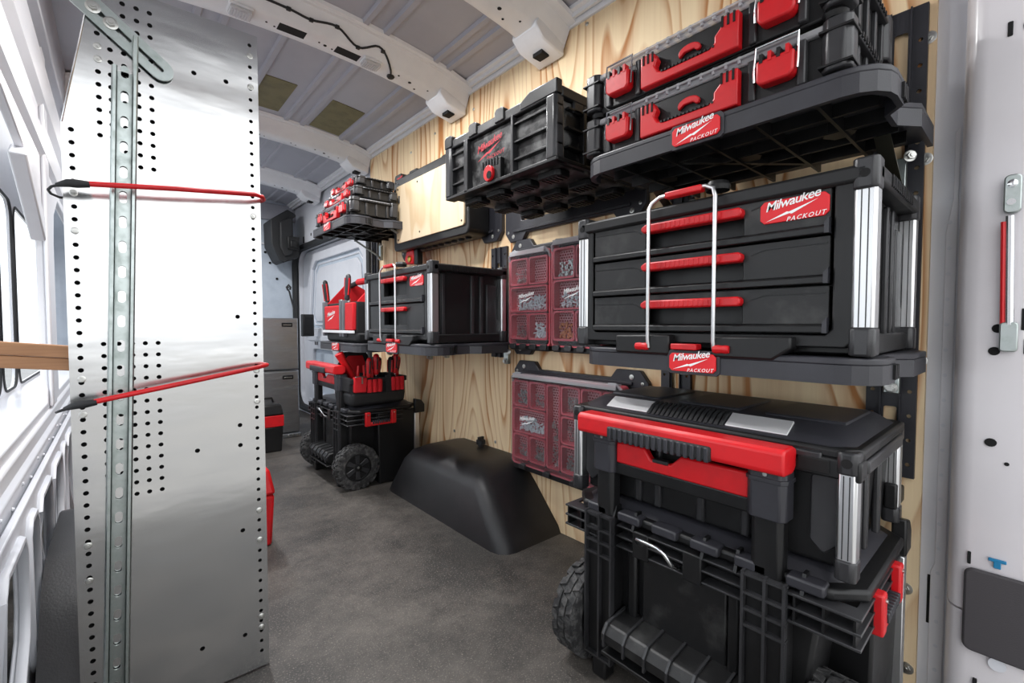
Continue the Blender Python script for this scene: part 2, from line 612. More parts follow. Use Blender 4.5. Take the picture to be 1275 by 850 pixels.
# ---- bulkhead
wf = MB().box(-.36, 1.372, 4.9, 4.92, 0, 2.11).build('wall_front', 'blue_grey')
tag(wf, 'textured blue grey steel bulkhead at the far end', 'wall', kind='structure')
MB().box(.3, 1.37, 4.885, 4.9, 1.62, 1.64).build('seam', 'paint_in', wf, bev=.003)
MB().box(.3, 1.37, 4.87, 4.9, 1.86, 2.02).build('header_panel', 'roof', wf, bev=.01)
sb = MB()
for x, z in ((1.1, 1.55), (1.14, 1.45), (1.2, 1.3), (.95, 1.58), (.9, 1.42), (1.02, 1.6)):
    sb.lathe([(.012, 4.9), (.012, 4.893)], 8, 'y', (x, 0, z))
sb.build('rivet', 'dark', wf)

# ---- roof skin with pressed beads
XC = .575


def roof_z(x):
    return 2.02 + .075 * (1 - ((x - XC) / .79) ** 2)


nx = 22
xs = [-.22 + (1.39 + .22) * i / nx for i in range(nx + 1)]
rf = MB()
vs = []
for t in (0, .012):
    for y in (-.14, 4.92):
        vs += [(x, y, roof_z(x) + t) for x in xs]
k = nx + 1
fs = [(i, i + 1, k + i + 1, k + i) for i in range(nx)] + [(2 * k + i, 3 * k + i, 3 * k + i + 1, 2 * k + i + 1) for i in range(nx)]
fs += [(i, 2 * k + i, 2 * k + i + 1, i + 1) for i in range(nx)] + [(k + i, k + i + 1, 3 * k + i + 1, 3 * k + i) for i in range(nx)]
fs += [(0, k, 3 * k, 2 * k), (nx, 2 * k + nx, 3 * k + nx, k + nx)]
rf.add(vs, fs)
ce = rf.build('ceiling', 'roof')
tag(ce, 'bare grey van roof skin with long pressed beads', 'ceiling', kind='structure')
for x in (-.02, .27, .36, .575, .80, .89, 1.13, 1.20):
    z = roof_z(x)
    s_ = (roof_z(x + .01) - roof_z(x - .01)) / .02
    q = lambda a, d: (x + a, roof_z(x + a) - d)
    MB().prism([q(-.017, -.001), q(-.010, .012), q(.010, .012), q(.017, -.001)], -.1, 4.88, 'y').build('roof_bead', 'roof', ce)
# edge flange between roof and plywood
MB().prism([(1.30, 2.035), (1.352, 2.03), (1.352, 1.985), (1.34, 1.985), (1.335, 2.01), (1.30, 2.018)], -.1, 4.9, 'y').build('roof_edge_flange', 'rib', ce, bev=.002)
MB().prism([(1.315, 2.02), (1.33, 2.018), (1.33, 2.0), (1.318, 2.0)], -.1, 4.9, 'y').build('drip_lip', 'rib', ce)
MB().box(-.22, 1.39, -.16, -.1, 1.9, 2.02).build('rear_header', 'paint', ce, bev=.01)

# ---- roof ribs
SEC = [(-.13, .0), (-.125, -.012), (-.09, -.014), (-.05, -.078), (-.035, -.088), (.05, -.088), (.062, -.08), (.09, -.004), (.09, .0)]


def rib(idx, y0, label, drop=.0, slots=()):
    root = thing('trim_%d' % idx, label, 'roof rib', (0, y0, 0), kind='structure')
    n = 26
    X = [-.2 + (1.345 + .2) * i / n for i in range(n + 1)]
    vs, fs = [], []
    ns = len(SEC)
    for x in X:
        e = max(0.0, abs(x - XC) - .58) / .2
        sc = 1 + .22 * min(1, e)
        for u, v in SEC:
            vs.append((x, u, roof_z(x) + v * sc - .02 * min(1, e) ** 2 - .001))
    for i in range(n):
        for j in range(ns):
            fs.append((i * ns + j, i * ns + (j + 1) % ns, (i + 1) * ns + (j + 1) % ns, (i + 1) * ns + j))
    fs += [tuple(range(ns)), tuple(range(n * ns, n * ns + ns))]
    MB().add(vs, fs).build('rib_beam', 'rib', root, smooth=50)
    # feet at both ends, near-side stiffening bead, black plugs painted as hole shade
    for sgn in (1, -1):
        px = lambda a: XC + sgn * (a - XC)
        f = MB().prism([(px(1.19), 1.955), (px(1.23), 1.918), (px(1.343), 1.895), (px(1.343), 1.99), (px(1.2), 2.0)], -.062, .075, 'y')
        ft = f.build('rib_foot', 'rib', root, bev=.006)
        MB().box(*sorted((px(1.262), px(1.302))), -.02, .03, 1.897, 1.912).build('foot_slot_shade', 'dark', ft)
        h = MB()
        for a, b in ((1.25, -.04), (1.28, -.045), (1.235, .045)):
            h.lathe([(.005, 0), (.005, -.003)], 8, 'z', (px(a), b, 1.905 + abs(1.343 - a) * .2))
        h.build('foot_hole_shade', 'dark', ft)
    bd = MB()
    bd.tube([(x, -.105, roof_z(x) - .012) for x in X[2:-2]], .006, 6)
    bd.build('edge_bead', 'rib', root)
    h = MB()
    for x, y, r_ in ((.46, -.0, .004), (.49, .01, .004), (.655, 0, .004), (.68, .005, .007), (.71, .01, .004), (.86, .0, .004), (.89, .01, .004), (1.06, -.01, .008), (1.1, .02, .005), (1.15, -.02, .005), (1.0, -.02, .005), (.2, 0, .006), (.05, 0, .005)):
        h.lathe([(r_, 0), (r_, -.003)], 8, 'z', (x, y, roof_z(x) - .0875))
    h.build('punched_hole_shade', 'dark', root)
    for a, b in slots:
        za, zb = roof_z(a) - .0895, roof_z(b) - .0895
        MB().add([(a, -.028, za), (b, -.028, zb), (b, .022, zb), (a, .022, za), (a, -.028, za + .004), (b, -.028, zb + .004), (b, .022, zb + .004), (a, .022, za + .004)],
                 [(0, 3, 2, 1), (4, 5, 6, 7), (0, 1, 5, 4), (1, 2, 6, 5), (2, 3, 7, 6), (3, 0, 4, 7)]).build('rib_slot_shade', 'dark', root)  # thin black box paints the shade inside the slot
    return root


rib(1, 1.30, 'pale steel roof rib nearest the rear, at the top edge of the picture')
rib(2, 1.96, 'pale steel roof rib carrying the black cable and two clear lamps', slots=((.5, .6), (.72, .82)))
rib(3, 3.12, 'third steel roof rib from the rear, just beyond the olive pads', slots=((.5, .6),))
rib(4, 4.12, 'farthest steel roof rib, close to the bulkhead')

# ---- left side of the van: inner frame with openings, ledge, lattice, outer skin with windows
op1 = [(.25, .56), (2.42, .56), (2.46, .62), (2.46, 1.16), (2.40, 1.28), (2.02, 1.40), (1.7, 1.44), (.35, 1.44), (.25, 1.36)]
op2 = [(2.85, .56), (4.6, .56), (4.66, .62), (4.66, 1.3), (4.55, 1.44), (3.1, 1.44), (2.9, 1.34), (2.85, 1.2)]
wl = MB().plate([(-.14, .53), (4.92, .53), (4.92, 2.05), (-.14, 2.05)], [op1, op2], -.222, -.2, 'x').build('wall_left', 'paint', bev=.004)
tag(wl, 'white steel inner frame of the left side with window openings', 'wall', kind='structure')
MB().prism([(-.2, 1.475), (-.185, 1.49), (-.185, 1.56), (-.2, 1.575)], .2, 4.7, 'y').build('pressed_bead', 'paint', wl)
MB().prism([(-.2, 1.66), (-.18, 1.68), (-.176, 1.80), (-.2, 1.83)], .2, 4.7, 'y').build('pressed_bead', 'paint', wl)
MB().prism([(-.2, 1.87), (-.165, 1.90), (-.15, 2.03), (-.2, 2.03)], -.1, 4.9, 'y').build('cant_rail', 'roof', wl, bev=.006)
MB().prism([(2.0, 1.36), (2.06, 1.40), (2.44, 1.24), (2.44, 1.16)], -.232, -.19, 'x').build('gusset', 'paint', wl, bev=.006)
MB().prism([(2.45, .54), (2.57, .54), (2.57, 2.0), (2.45, 2.0)], -.2, -.186, 'x').build('pillar', 'paint', wl, bev=.008)
# ledge
MB().box(-.40, -.19, .1, 4.88, .485, .532).build('ledge', 'paint', wl, bev=.008)
MB().prism([(-.2, .40), (-.185, .41), (-.180, .48), (-.2, .50)], .1, 4.88, 'y').build('belt_rail', 'paint_in', wl, bev=.003)
rv = MB()
for i in range(26):
    rv.lathe([(.006, 0), (.004, .004)], 8, 'x', (-.182, .9 + i * .14, .445 + .02 * (i % 2)))
rv.build('spot_weld', 'paint_in', wl)
# pressed lattice panel below the ledge: tall cut-outs with folded edges, leaving posts and braces
cuts = []
y = .3
i = 0
while y < 4.5:
    if i % 3 == 0:
        cuts.append([(y, .08), (y + .05, .06), (y + .23, .20), (y + .25, .26), (y + .25, .38), (y + .22, .41), (y + .03, .41), (y, .38)])
        y += .31
    elif i % 3 == 1:
        cuts.append([(y, .10), (y + .03, .07), (y + .10, .07), (y + .13, .10), (y + .13, .38), (y + .10, .41), (y + .03, .41), (y, .38)])
        y += .19
    else:
        cuts.append([(y, .26), (y + .02, .20), (y + .2, .06), (y + .25, .08), (y + .25, .38), (y + .22, .41), (y + .03, .41), (y, .38)])
        y += .33
    i += 1
MB().plate([(.1, 0), (4.88, 0), (4.88, .45), (.1, .45)], cuts, -.176, -.162, 'x').build('lattice_panel', 'paint_in', wl, bev=.003)
for c in cuts:
    MB().tube([(-.159, u, v) for u, v in c], .0095, 6, closed=True).build('lattice_fold', 'paint_in', wl, smooth=60)
MB().box(-.31, -.30, .1, 4.88, .0, .46).build('lattice_backing', 'blue_grey', wl)
for k in range(9):
    yy = .4 + k * .5
    MB().box(-.30, -.285, yy, yy + .03, .03, .44).build('backing_bead', 'paint_in', wl, bev=.006)
MB().box(-.30, -.286, .1, 4.88, .2, .225).build('backing_bead', 'paint_in', wl, bev=.006)
WINS = ((.2, 2.93), (2.99, 3.36), (3.42, 4.7))
sk = MB().plate([(-.14, 0), (4.92, 0), (4.92, 2.03), (-.14, 2.03)],
                [rrect(a, b, .545, 1.46, .09, 5) for a, b in WINS], -.40, -.385, 'x').build('wall_left_skin', 'paint')
tag(sk, 'bright white outer skin of the left side behind the frame', 'wall', kind='structure')
MB().box(-.385, -.2, -.14, -.1, 0, 2.0).build('rear_pillar', 'paint', sk)
for i, ((a, b), lb) in enumerate(zip(WINS, ('long glaring white left side window nearest the rear', 'narrow left side window pane between two dark seals', 'farthest left side window just left of the metal panel'))):
    wn = thing('window_%d' % (i + 1), lb, 'window', (-.39, (a + b) / 2, .545), kind='structure')
    h = (b - a) / 2
    MB().prism(rrect(-h + .005, h - .005, .005, .91, .085, 5), -.004, .0, 'x').build('pane', 'glass', wn)
    MB().tube([(.006, u, v) for u, v in rrect(-h, h, 0, .915, .09, 6)], .006, 6, closed=True).build('window_seal', 'seal', wn)

# ---- rear pillar and white rear door panel at the right edge
tp = MB().plate([(.083, .0), (.16, .0), (.16, 2.0), (.083, 2.0)], [], 1.366, 1.371, 'x').build('trim_5', 'paint_in')
tag(tp, 'grey spot-welded seam strip beside the plywood edge', 'trim', kind='structure')
MB().prism([(.118, .02), (.142, .02), (.142, .3), (.136, .32), (.136, 1.05), (.126, 1.12), (.126, 1.26), (.118, 1.27)], 1.3625, 1.366, 'x').build('seam_flange', 'paint', tp, bev=.001)
sw = MB()
for i in range(20):
    sw.lathe([(.004, 0), (.004, -.001)], 8, 'x', (1.3625, .13, .08 + i * .055))
sw.build('spot_weld', 'paint_in', tp)
MB().box(1.364, 1.3665, .137, .147, .18, .29).build('black_gap', 'dark', tp)

prof = [(1.40, .085)] + [(1.372 - .0, .103)] + [(1.33 + .042 * math.cos(R(a)), .07 + .042 * math.sin(R(a))) for a in (50, 75, 95)] + [(1.29 + .03 * math.cos(R(a)), .075 + .032 * math.sin(R(a))) for a in (95, 120, 150, 180)] + [(1.258, .0), (1.258, -.14), (1.40, -.14)]
d2 = MB().prism(prof, .285, 2.03, 'z').build('door_2', 'doorp', smooth=60)
tag(d2, 'white rear door pillar with oval holes and a dark pocket', 'door', kind='structure')
MB().prism([(x + (.002 if x < 1.3 else 0), y) for x, y in prof]  , 0, .28, 'z').build('lower_panel', 'doorp', d2, smooth=60)
XD = 1.2575
hl = [(.048, 1.395, .0035, .013, 0), (.026, 1.393, .006, .011, 1), (.049, .843, .0085, .0085, 1), (.053, .80, .008, .008, 1), (.053, .625, .0085, .008, 1), (.031, .588, .0035, .0035, 1),
      (.076, .392, .0025, .012, 0), (.033, .20, .0085, .0075, 1), (.062, .145, .003, .01, 0), (.016, .86, .004, .02, 0), (.012, .81, .004, .014, 0)]
for y, z, a, b, rnd in hl:
    p = circ(y, z, a, 14, b) if rnd else rrect(y - a, y + a, z - b, z + b, .001, 1)
    MB().prism(p, XD, XD + .004, 'x').build('punched_hole_shade', 'dark', d2)  # black plug paints the shade inside each hole
MB().prism(rrect(-.09, .082, .212, .376, .014, 5), XD - .010, XD, 'x').build('pocket_cover', 'pocket', d2, bev=.004)
MB().box(XD - .004, XD, .026, .05, .398, .404).box(XD - .004, XD, .033, .043, .386, .399).build('blue_clip', 'blue', d2, bev=.001)
MB().lathe([(.0125, XD), (.0125, XD - .002), (.009, XD - .002)], 14, 'x', (0, .033, .2)).build('hole_rim', 'paint_in', d2)

st = thing('door_check_strut', 'chrome check strut with a red strip fixed to the white rear pillar', 'strut', (XD - .008, .035, .80))
MB().tube([(0, .0, .05), (-.004, .004, .25)], .0065, 10).build('rod', 'chrome', st)
MB().tube([(-.002, .0085, .05), (-.006, .012, .24)], .0035, 8).build('red_strip', 'red', st)
MB().prism(rrect(-.010, .013, .255, .325, .008, 4), -.006, .006, 'x').build('upper_bracket', 'galv', st, bev=.002)
MB().lathe([(.007, -.006), (.007, -.01), (.004, -.011)], 12, 'x', (0, .002, .308)).lathe([(.006, -.006), (.006, -.008)], 12, 'x', (0, .003, .275)).build('bracket_bolt', 'chrome', st)
MB().prism(rrect(-.012, .012, .0, .055, .006, 4), -.006, .006, 'x').build('lower_bracket', 'galv', st, bev=.002)

# ---- things on the roof
LAMP = 8.5


def lamp_light(parent, loc, sx, sy, power, rot=(0, 0, 0)):
    d = bpy.data.lights.new('lamp_light', 'AREA')
    d.shape = 'RECTANGLE'
    d.size, d.size_y = sx, sy
    d.energy = power
    o = bpy.data.objects.new('lamp_light', d)
    COL.objects.link(o)
    o.parent = parent
    o.location = loc
    o.rotation_euler = rot
    return o


p1 = [(.575, 2.57), (.74, 2.57), (.74, 2.95), (.575, 2.95)]
for nm, x0, x1, y0, y1 in (('olive damping pad on the roof right beside the metal panel', .585, .74, 2.55, 2.93), ('olive damping pad on the roof nearer the plywood wall', .925, 1.105, 2.56, 2.97)):
    pd = MB()
    pd.add([(x, y, roof_z(x) - d) for d in (-.0005, .003) for x, y in ((x0, y0), (x1, y0), (x1, y1), (x0, y1))], [(0, 3, 2, 1), (4, 5, 6, 7), (0, 1, 5, 4), (1, 2, 6, 5), (2, 3, 7, 6), (3, 0, 4, 7)])
    tag(pd.build('damping_pad', 'olive'), nm, 'pad', 'olive damping pads on the roof')
for lb, x, yl_ in (('clear rectangular roof lamp at the panel end of the second rib', .37, 1.945), ('clear rectangular roof lamp near the black cable plug', .87, 1.945),
                   ('added unseen fill lamp on the nearest rib, towards the left side', .30, 1.285), ('added unseen fill lamp on the nearest rib, towards the plywood', .80, 1.285),  # nearest, third and farthest rib lamps: unseen, added to light the interior
                   ('added unseen fill lamp on the third rib, left of the pads', .40, 3.105), ('added unseen fill lamp on the farthest rib, near the bulkhead', .45, 4.105)):
    z = roof_z(x) - .089
    lp = thing('roof_lamp', lb, 'lamp', (x, yl_, z), group='clear lamps on the roof rib')
    MB().prism(rrect(-.04, .04, -.032, .032, .006, 3), -.004, .004, 'z').build('lamp_base', 'bag', lp)
    MB().prism(rrect(-.036, .036, -.028, .028, .006, 3), -.016, -.004, 'z', ).build('lens', 'lens', lp, bev=.003)
    lamp_light(lp, (0, 0, -.03), .07, .055, LAMP * (1.5 if yl_ > 3 else 1))
    r_ = MB()
    for i in range(7):
        r_.box(-.03 + i * .009, -.026 + i * .009, -.024, .024, -.019, -.015)
    r_.build('lens_prism', 'lens', lp)
cb = thing('roof_cable', 'black cable clipped along the lamp rib ending in a round plug', 'cable', (.95, 1.9, 2.0))
path = [(.2, 1.885), (.374, 1.888), (.521, 1.89), (.604, 1.893), (.702, 1.885), (.795, 1.905), (.881, 1.885), (.94, 1.91), (.968, 1.955), (.97, 1.965)]


def rib_surf(y, x):
    u = y - 1.96
    d = -.014 if u < -.09 else (-.014 - (u + .09) / .04 * .064 if u < -.05 else -.088)
    return roof_z(x) + d - .004


pp = []
for i in range(1, len(path) - 2):
    for t in (0, .2, .4, .6, .8):
        pp.append(tuple(.5 * (2 * path[i][q] + (path[i + 1][q] - path[i - 1][q]) * t + (2 * path[i - 1][q] - 5 * path[i][q] + 4 * path[i + 1][q] - path[i + 2][q]) * t * t + (3 * path[i][q] - path[i - 1][q] - 3 * path[i + 1][q] + path[i + 2][q]) * t ** 3) for q in (0, 1)))
MB().tube([(x - .95, y - 1.9, rib_surf(y, x) - 2.0) for x, y in pp], .0045, 8).build('cable', 'seal', cb)
for x, y in ((.604, 1.893), (.795, 1.905), (.702, 1.885), (.521, 1.89), (.9, 1.89)):
    MB().box(-.008, .008, -.007, .007, -.007, .005).build('cable_clip', 'seal', cb, bev=.002, loc=(x - .95, y - 1.9, rib_surf(y, x) - 2.0))
MB().lathe([(.016, .004), (.018, -.004), (.013, -.01)], 14, 'z').build('plug', 'seal', cb, loc=(.975 - .95, 1.972 - 1.9, roof_z(.975) - .089 - 2.0))

# ================================================================== ALUMINIUM SHELF END PANEL
YP = 1.241
pn = thing('shelf_end_panel', 'tall perforated aluminium sheet panel standing upright on the floor', 'metal panel', (.1, YP, 0))
hs = []


def hole(x, z, r=.0046):
    hs.append(circ(x - .1, z, r, 10))


for i in range(46):
    z = 1.229 - .0247 * i
    if z > .09:
        hole(-.0575 + i * .00012, z)
for i in range(60):
    z = 1.51 - .0253 * i
    if z > .02:
        hole(.2535, z, .0042)
for c, x in enumerate((-.0155, .0035, .0245, .0465, .068)):
    for i in range(14):
        z = 1.503 - .0249 * i
        if c == 0 and (i < 3 or i > 11):
            continue
        if c == 1 and i < 2:
            continue
        hole(x, z)
for c, x in enumerate((-.0205, .0030, .0245, .0455, .067)):
    for i in range(14):
        z = .811 - .0245 * i
        if c == 1 and i > 11:
            continue
        hole(x, z, .0044)
for x, z in ((.217, .869), (.217, .611), (.132, .565), (.217, .563), (.218, .356), (.132, .105), (.218, .098), (.143, 1.407), (.204, 1.409)):
    hole(x, z, .005)
outl = [(-.172 + .0, .003), (.17, .003), (.17, 1.536), (-.122, 1.536), (-.143, 1.404), (-.172, 1.240)]
MB().plate(outl, hs, -.001, .001, 'y').build('sheet', 'alu', pn, smooth=0)
MB().prism([(-.166, .006), (.164, .006), (.164, 1.53), (-.118, 1.53), (-.138, 1.404), (-.166, 1.243)], .012, .016, 'y').build('hole_shade_sheet', 'dark', pn)  # invented black sheet that gives the holes their dark shade
MB().box(-.172, -.1705, 0, .03, .003, 1.24).build('flange', 'alu', pn)
MB().box(.1685, .17, 0, .03, .003, 1.536).build('flange', 'alu', pn)
MB().tube([(-.118, -.001, 1.54), (-.141, -.001, 1.404), (-.17, -.001, 1.241)], .0016, 6).build('edge_fold', 'alu', pn)
bm_ = bolt_mb(.0048, .004, .0066).mesh('panel_bolt')
for x, z in ((-.057, 1.107), (-.057, 1.034), (-.0545, .742), (-.0545, .671), (-.054, .406), (-.054, .334), (-.0155, 1.403), (-.0155, 1.378), (.254, 1.485), (.254, 1.413), (.254, 1.110), (.254, .739), (.254, .664), (.254, .395), (.254, .322), (.254, .129), (.254, .102)):
    link('panel_bolt', bm_, 'screw', pn, loc=(x - .1, -.0012, z))

# ---- slotted strut leaning on the panel
LEAN = math.atan2(.043, 1.26)
su = thing('slotted_strut', 'galvanised slotted strut channel leaning upright against the perforated panel', 'strut channel', (-.021, 1.2385, .0), rot=(0, LEAN, 0))
sl = [slot(.0, .045 + i * .0508, .0125, .025, 4) for i in range(27)]
MB().plate([(-.021, .0), (.021, .0), (.021, 1.365), (-.021, 1.365)], sl, -.004, -.0015, 'y').build('channel_web', 'galv', su, smooth=0)
for sx, top in ((-1, 1.365), (1, 1.435)):
    MB().prism([(sx * .0205, -.0015), (sx * .0205, -.024), (sx * .018, -.0275), (sx * .0135, -.0275), (sx * .0115, -.025), (sx * .0115, -.021), (sx * .0135, -.0205), (sx * .0135, -.0235), (sx * .0175, -.0235), (sx * .0175, -.0015)], 0, top, 'z').build('channel_lip', 'galv', su, smooth=50)

# ---- diagonal slotted strap with its two bolts
sp = thing('slotted_strap', 'flat galvanised slotted strap bolted diagonally across the panel top', 'strap', (.006, 1.2315, 1.451), rot=(0, R(38.5), 0))


def strap_out(l0, l1, h):
    pts = [(l0, -h)]
    for i in range(9):
        a = R(-90 + 180 * i / 8)
        pts.append((l1 - h + h * math.cos(a), h * math.sin(a)))
    pts.append((l0, h))
    return pts


MB().plate(strap_out(-.16, .122, .0215), [slot(.003, 0, .072, .009, 4), slot(.076, 0, .058, .009, 4), slot(-.085, 0, .06, .009, 4)], -.002, .002, 'y').build('strap_plate', 'galv', sp, smooth=0)
for x in (0.0, -.033):
    bolt_mb(.008, .007, .012).build('strap_bolt', 'screw', sp, loc=(x, -.0025, 0))

# ---- two bungee cords
for nm, zl, zr, lb in (('b', 1.114, 1.152, 'upper red bungee cord stretched level across the metal panel'), ('b', .699, .752, 'lower red bungee cord sloping up across the metal panel')):
    bg_ = thing('bungee_cord', lb, 'bungee cord', (.1, 1.195, (zl + zr) / 2), group='red bungee cords on the panel')
    zc = (zl + zr) / 2
    MB().tube([(-.14, -.008, zl + .002 - zc), (.0, -.010, (zl + zr) / 2 - zc), (.15, .0, zr - .001 - zc), (.168, .018, zr + .001 - zc), (.176, .04, zr - zc), (.172, .07, zr - zc), (.1, .082, zr - .004 - zc)], .0052, 8).build('cord', 'red', bg_, smooth=60)
    d = .008
    MB().tube([(-.132, -.008, zl + .002 - zc), (-.15, -.008, zl + .0 - zc), (-.162, -.007, zl - .001 - zc), (-.178, -.004, zl - .007 - zc)], .01, 8, radii=[.006, .008, .0075, .0035]).build('hook_sleeve', 'seal', bg_, smooth=60)
    MB().tube([(-.165, -.004, zl - .002 - zc), (-.184, 0, zl - .010 - zc), (-.1895, .012, zl - .014 - zc), (-.188, .035, zl - .016 - zc), (-.178, .06, zl - .016 - zc), (-.168, .065, zl - .015 - zc)], .0024, 6).build('hook', 'seal', bg_, smooth=60)

# ---- brown battens behind the panel, reaching to the left wall
for z, lb in ((.803, 'upper of two brown timber battens left of the metal panel'), (.777, 'lower of two brown timber battens left of the metal panel')):
    MBt = MB().obox((-.205, 0, .008), (-.052, 0, -.010), .022, .0245, (0, 1, 0))
    tag(MBt.build('timber_batten', 'batten', bev=.002, loc=(0, 1.285 + (.006 if z < .79 else 0), z)), lb, 'batten', 'brown timber battens')

# ---- red case behind the panel, edge just showing
rc = thing('red_case', 'red plastic case on the floor peeking out behind the metal panel', 'case', (.36, 2.0, 0))
MB().taper((-.09, .075, -.09, .09), (-.09, .085, -.1, .1), 0, .2).build('body', 'red', rc, bev=.012)
MB().taper((-.095, .088, -.105, .105), (-.08, .07, -.09, .09), .2, .3).build('lid', 'red', rc, bev=.012)
MB().tube([(-.05, 0, .295), (-.04, 0, .33), (.03, 0, .33), (.04, 0, .295)], .009, 8).build('handle', 'black', rc)

# ================================================================== WHEEL ARCH COVERS


def arch(name, label, sx, x0, knob):
    """sx=+1: stands against the right wall, -1: left wall"""
    root = thing(name, label, 'wheel arch', (x0, 1.75 if knob else 1.80, 0), group='wheel arch covers')
    # rings from floor to top: (y0, y1, protrusion, z)
    rings = [(-.50, .46, .31, .0), (-.485, .445, .305, .03), (-.345, .36, .275, .18), (-.30, .31, .255, .222), (-.25, .25, .215, .25), (-.19, .18, .16, .264)]
    vs, fs = [], []
    nn = None
    for y0, y1, p, z in rings:
        c = .07 if z < .2 else .05
        pts = [(0.0, y0)] + [(-p + c - c * math.sin(R(a)), y0 + c - c * math.cos(R(a))) for a in (0, 30, 60, 90)] + [(-p + c - c * math.cos(R(a)), y1 - c + c * math.sin(R(a))) for a in (0, 30, 60, 90)] + [(0.0, y1)]
        nn = len(pts)
        vs += [(sx * u, v, z) for u, v in pts]
    for i in range(len(rings) - 1):
        for j in range(nn):
            fs.append((i * nn + j, i * nn + (j + 1) % nn, (i + 1) * nn + (j + 1) % nn, (i + 1) * nn + j))
    fs += [tuple(range(nn)), tuple(range((len(rings) - 1) * nn, len(rings) * nn))]
    MB().add(vs, fs).build('shell', 'arch', root, smooth=60)
    if knob:
        MB().lathe([(.014, 0), (.014, .012), (.022, .016), (.022, .034), (.012, .04)], 12, 'z', (-.03, 0, .259)).box(-.045, -.015, -.006, .006, .284, .309).build('clamp_knob', 'seal', root)
    return root


arch('wheel_arch_cover', 'black moulded wheel arch cover against the plywood wall', 1, 1.348, True)
arch('wheel_arch_cover', 'black wheel arch cover half hidden behind the metal panel', -1, -.148, False)

# ================================================================== FAR END: cabinets, cover, small toolbox
for z0, h, lb in ((0.03, .475, 'lower brushed steel cabinet at the far end on the floor'), (.51, .39, 'upper brushed steel cabinet at the far end, stacked on another')):
    cbn = thing('steel_cabinet', lb, 'cabinet', (.76, 3.70, z0), group='brushed steel cabinets')
    MB().box(-.29, .29, .012, .42, -.0, h).build('carcass', 'steel', cbn, bev=.004)
    dr = MB().box(-.283, .283, -.006, .012, .008, h - .006).build('door', 'steel', cbn, bev=.004)
    MB().box(.17, .245, -.012, -.006, h - .065, h - .035).build('latch_plate', 'dark', dr, bev=.003)
    MB().box(.18, .235, -.016, -.011, h - .054, h - .048).build('latch_lever', 'screw', dr, bev=.001)
    if z0 < .1:
        MB().box(-.29, .29, -.03, .4, -.03, .0).build('plinth', 'steel', cbn, bev=.004)
        fx = MB()
        for x in (.2, .23, .26):
            for z in (-.012, -.02):
                fx.lathe([(.006, -.03), (.004, -.034)], 8, 'y', (x, 0, z))
        fx.build('fixing', 'screw', cbn)
pc = thing('corner_cover', 'black faceted plastic cover high in the far right corner', 'cover', (1.20, 4.52, 1.42))
poly = [(-.13, .38), (.015, .49), (.085, .455), (.085, .43), (.06, .42), (.06, .24), (.11, .245), (.115, .10), (.11, .06), (.03, .03), (-.025, .0), (-.06, .02), (-.125, .16)]
MB().prism(poly, .03, .3, 'y').build('shell', 'seal', pc, bev=.008)
MB().prism([(-.06, .36), (.02, .42), (.05, .40), (.05, .08), (-.02, .05), (-.06, .14)], .0, .03, 'y').build('raised_face', 'seal', pc, bev=.012)
MB().box(.0, .1, -.02, .02, .12, .24).box(.02, .08, -.04, -.018, .14, .2).build('catch_block', 'black', pc, bev=.006)
bb = thing('wall_box', 'small black box fixed beside the steel cabinets', 'box', (1.315, 4.36, .745))
MB().box(-.05, .05, -.03, .03, 0, .2).build('body', 'seal', bb, bev=.006)
MB().box(-.04, .04, -.038, -.03, .02, .18).build('cover', 'black', bb, bev=.004)
hk = thing('hanging_strap', 'thin black strap hanging above the steel cabinets', 'strap', (1.11, 4.0, .9))
MB().tube([(.0, 0, .02), (-.012, 0, .1), (-.04, 0, .22), (-.055, 0, .245), (-.045, 0, .26)], .007, 8).build('webbing', 'seal', hk)
MB().tube([(-.05, 0, .23), (-.06, 0, .255), (-.045, 0, .275), (-.03, 0, .255), (-.035, 0, .235)], .008, 8).build('buckle', 'seal', hk)
tb = thing('small_toolbox', 'small black toolbox with a red band on the floor by the cabinets', 'toolbox', (.74, 3.42, 0))
MB().taper((-.10, .085, -.1, .1), (-.10, .095, -.11, .11), .0, .17).build('body', 'black', tb, bev=.008)
MB().taper((-.105, .1, -.115, .115), (-.09, .085, -.1, .1), .245, .32).build('lid', 'black', tb, bev=.012)
MB().box(-.103, .098, -.113, .113, .17, .245).build('band', 'red', tb, bev=.004)
MB().tube([(-.06, 0, .315), (-.05, 0, .35), (.05, 0, .35), (.06, 0, .315)], .008, 8).build('handle', 'black', tb)

# ================================================================== WALL HARDWARE


def upright(label, y0, y1, z0, z1, x=1.349):
    """perforated wall upright lying flat on the plywood; local x to the right"""
    W = y1 - y0
    root = thing('wall_upright', label, 'wall rail', (x - .012, (y0 + y1) / 2, z0), WALL, 'black perforated wall uprights')
    h = z1 - z0
    holes = []
    n = int(h / .055)
    for i in range(n):
        z = .03 + i * .055
        holes.append(circ(W / 2 - .012, z, .0045, 8))
        holes.append(circ(-W / 2 + .012, z, .0045, 8))
    k = max(1, int(h / .2))
    for i in range(k):
        c = h * (i + .5) / k
        holes.append(rrect(-.012, .012, c - .055, c + .055, .004, 2))
    MB().plate([(-W / 2, 0), (W / 2, 0), (W / 2, h), (-W / 2, h)], holes, .0, .003, 'y').build('face_plate', 'rail', root, smooth=0)
    MB().box(-.019, -.016, -.008, .0, 0, h).build('fold', 'rail', root)
    MB().box(.016, .019, -.008, .0, 0, h).build('fold', 'rail', root)
    MB().box(-W / 2, -W / 2 + .002, .003, .012, 0, h).build('side_return', 'rail', root)
    MB().box(W / 2 - .002, W / 2, .003, .012, 0, h).build('side_return', 'rail', root)
    return root


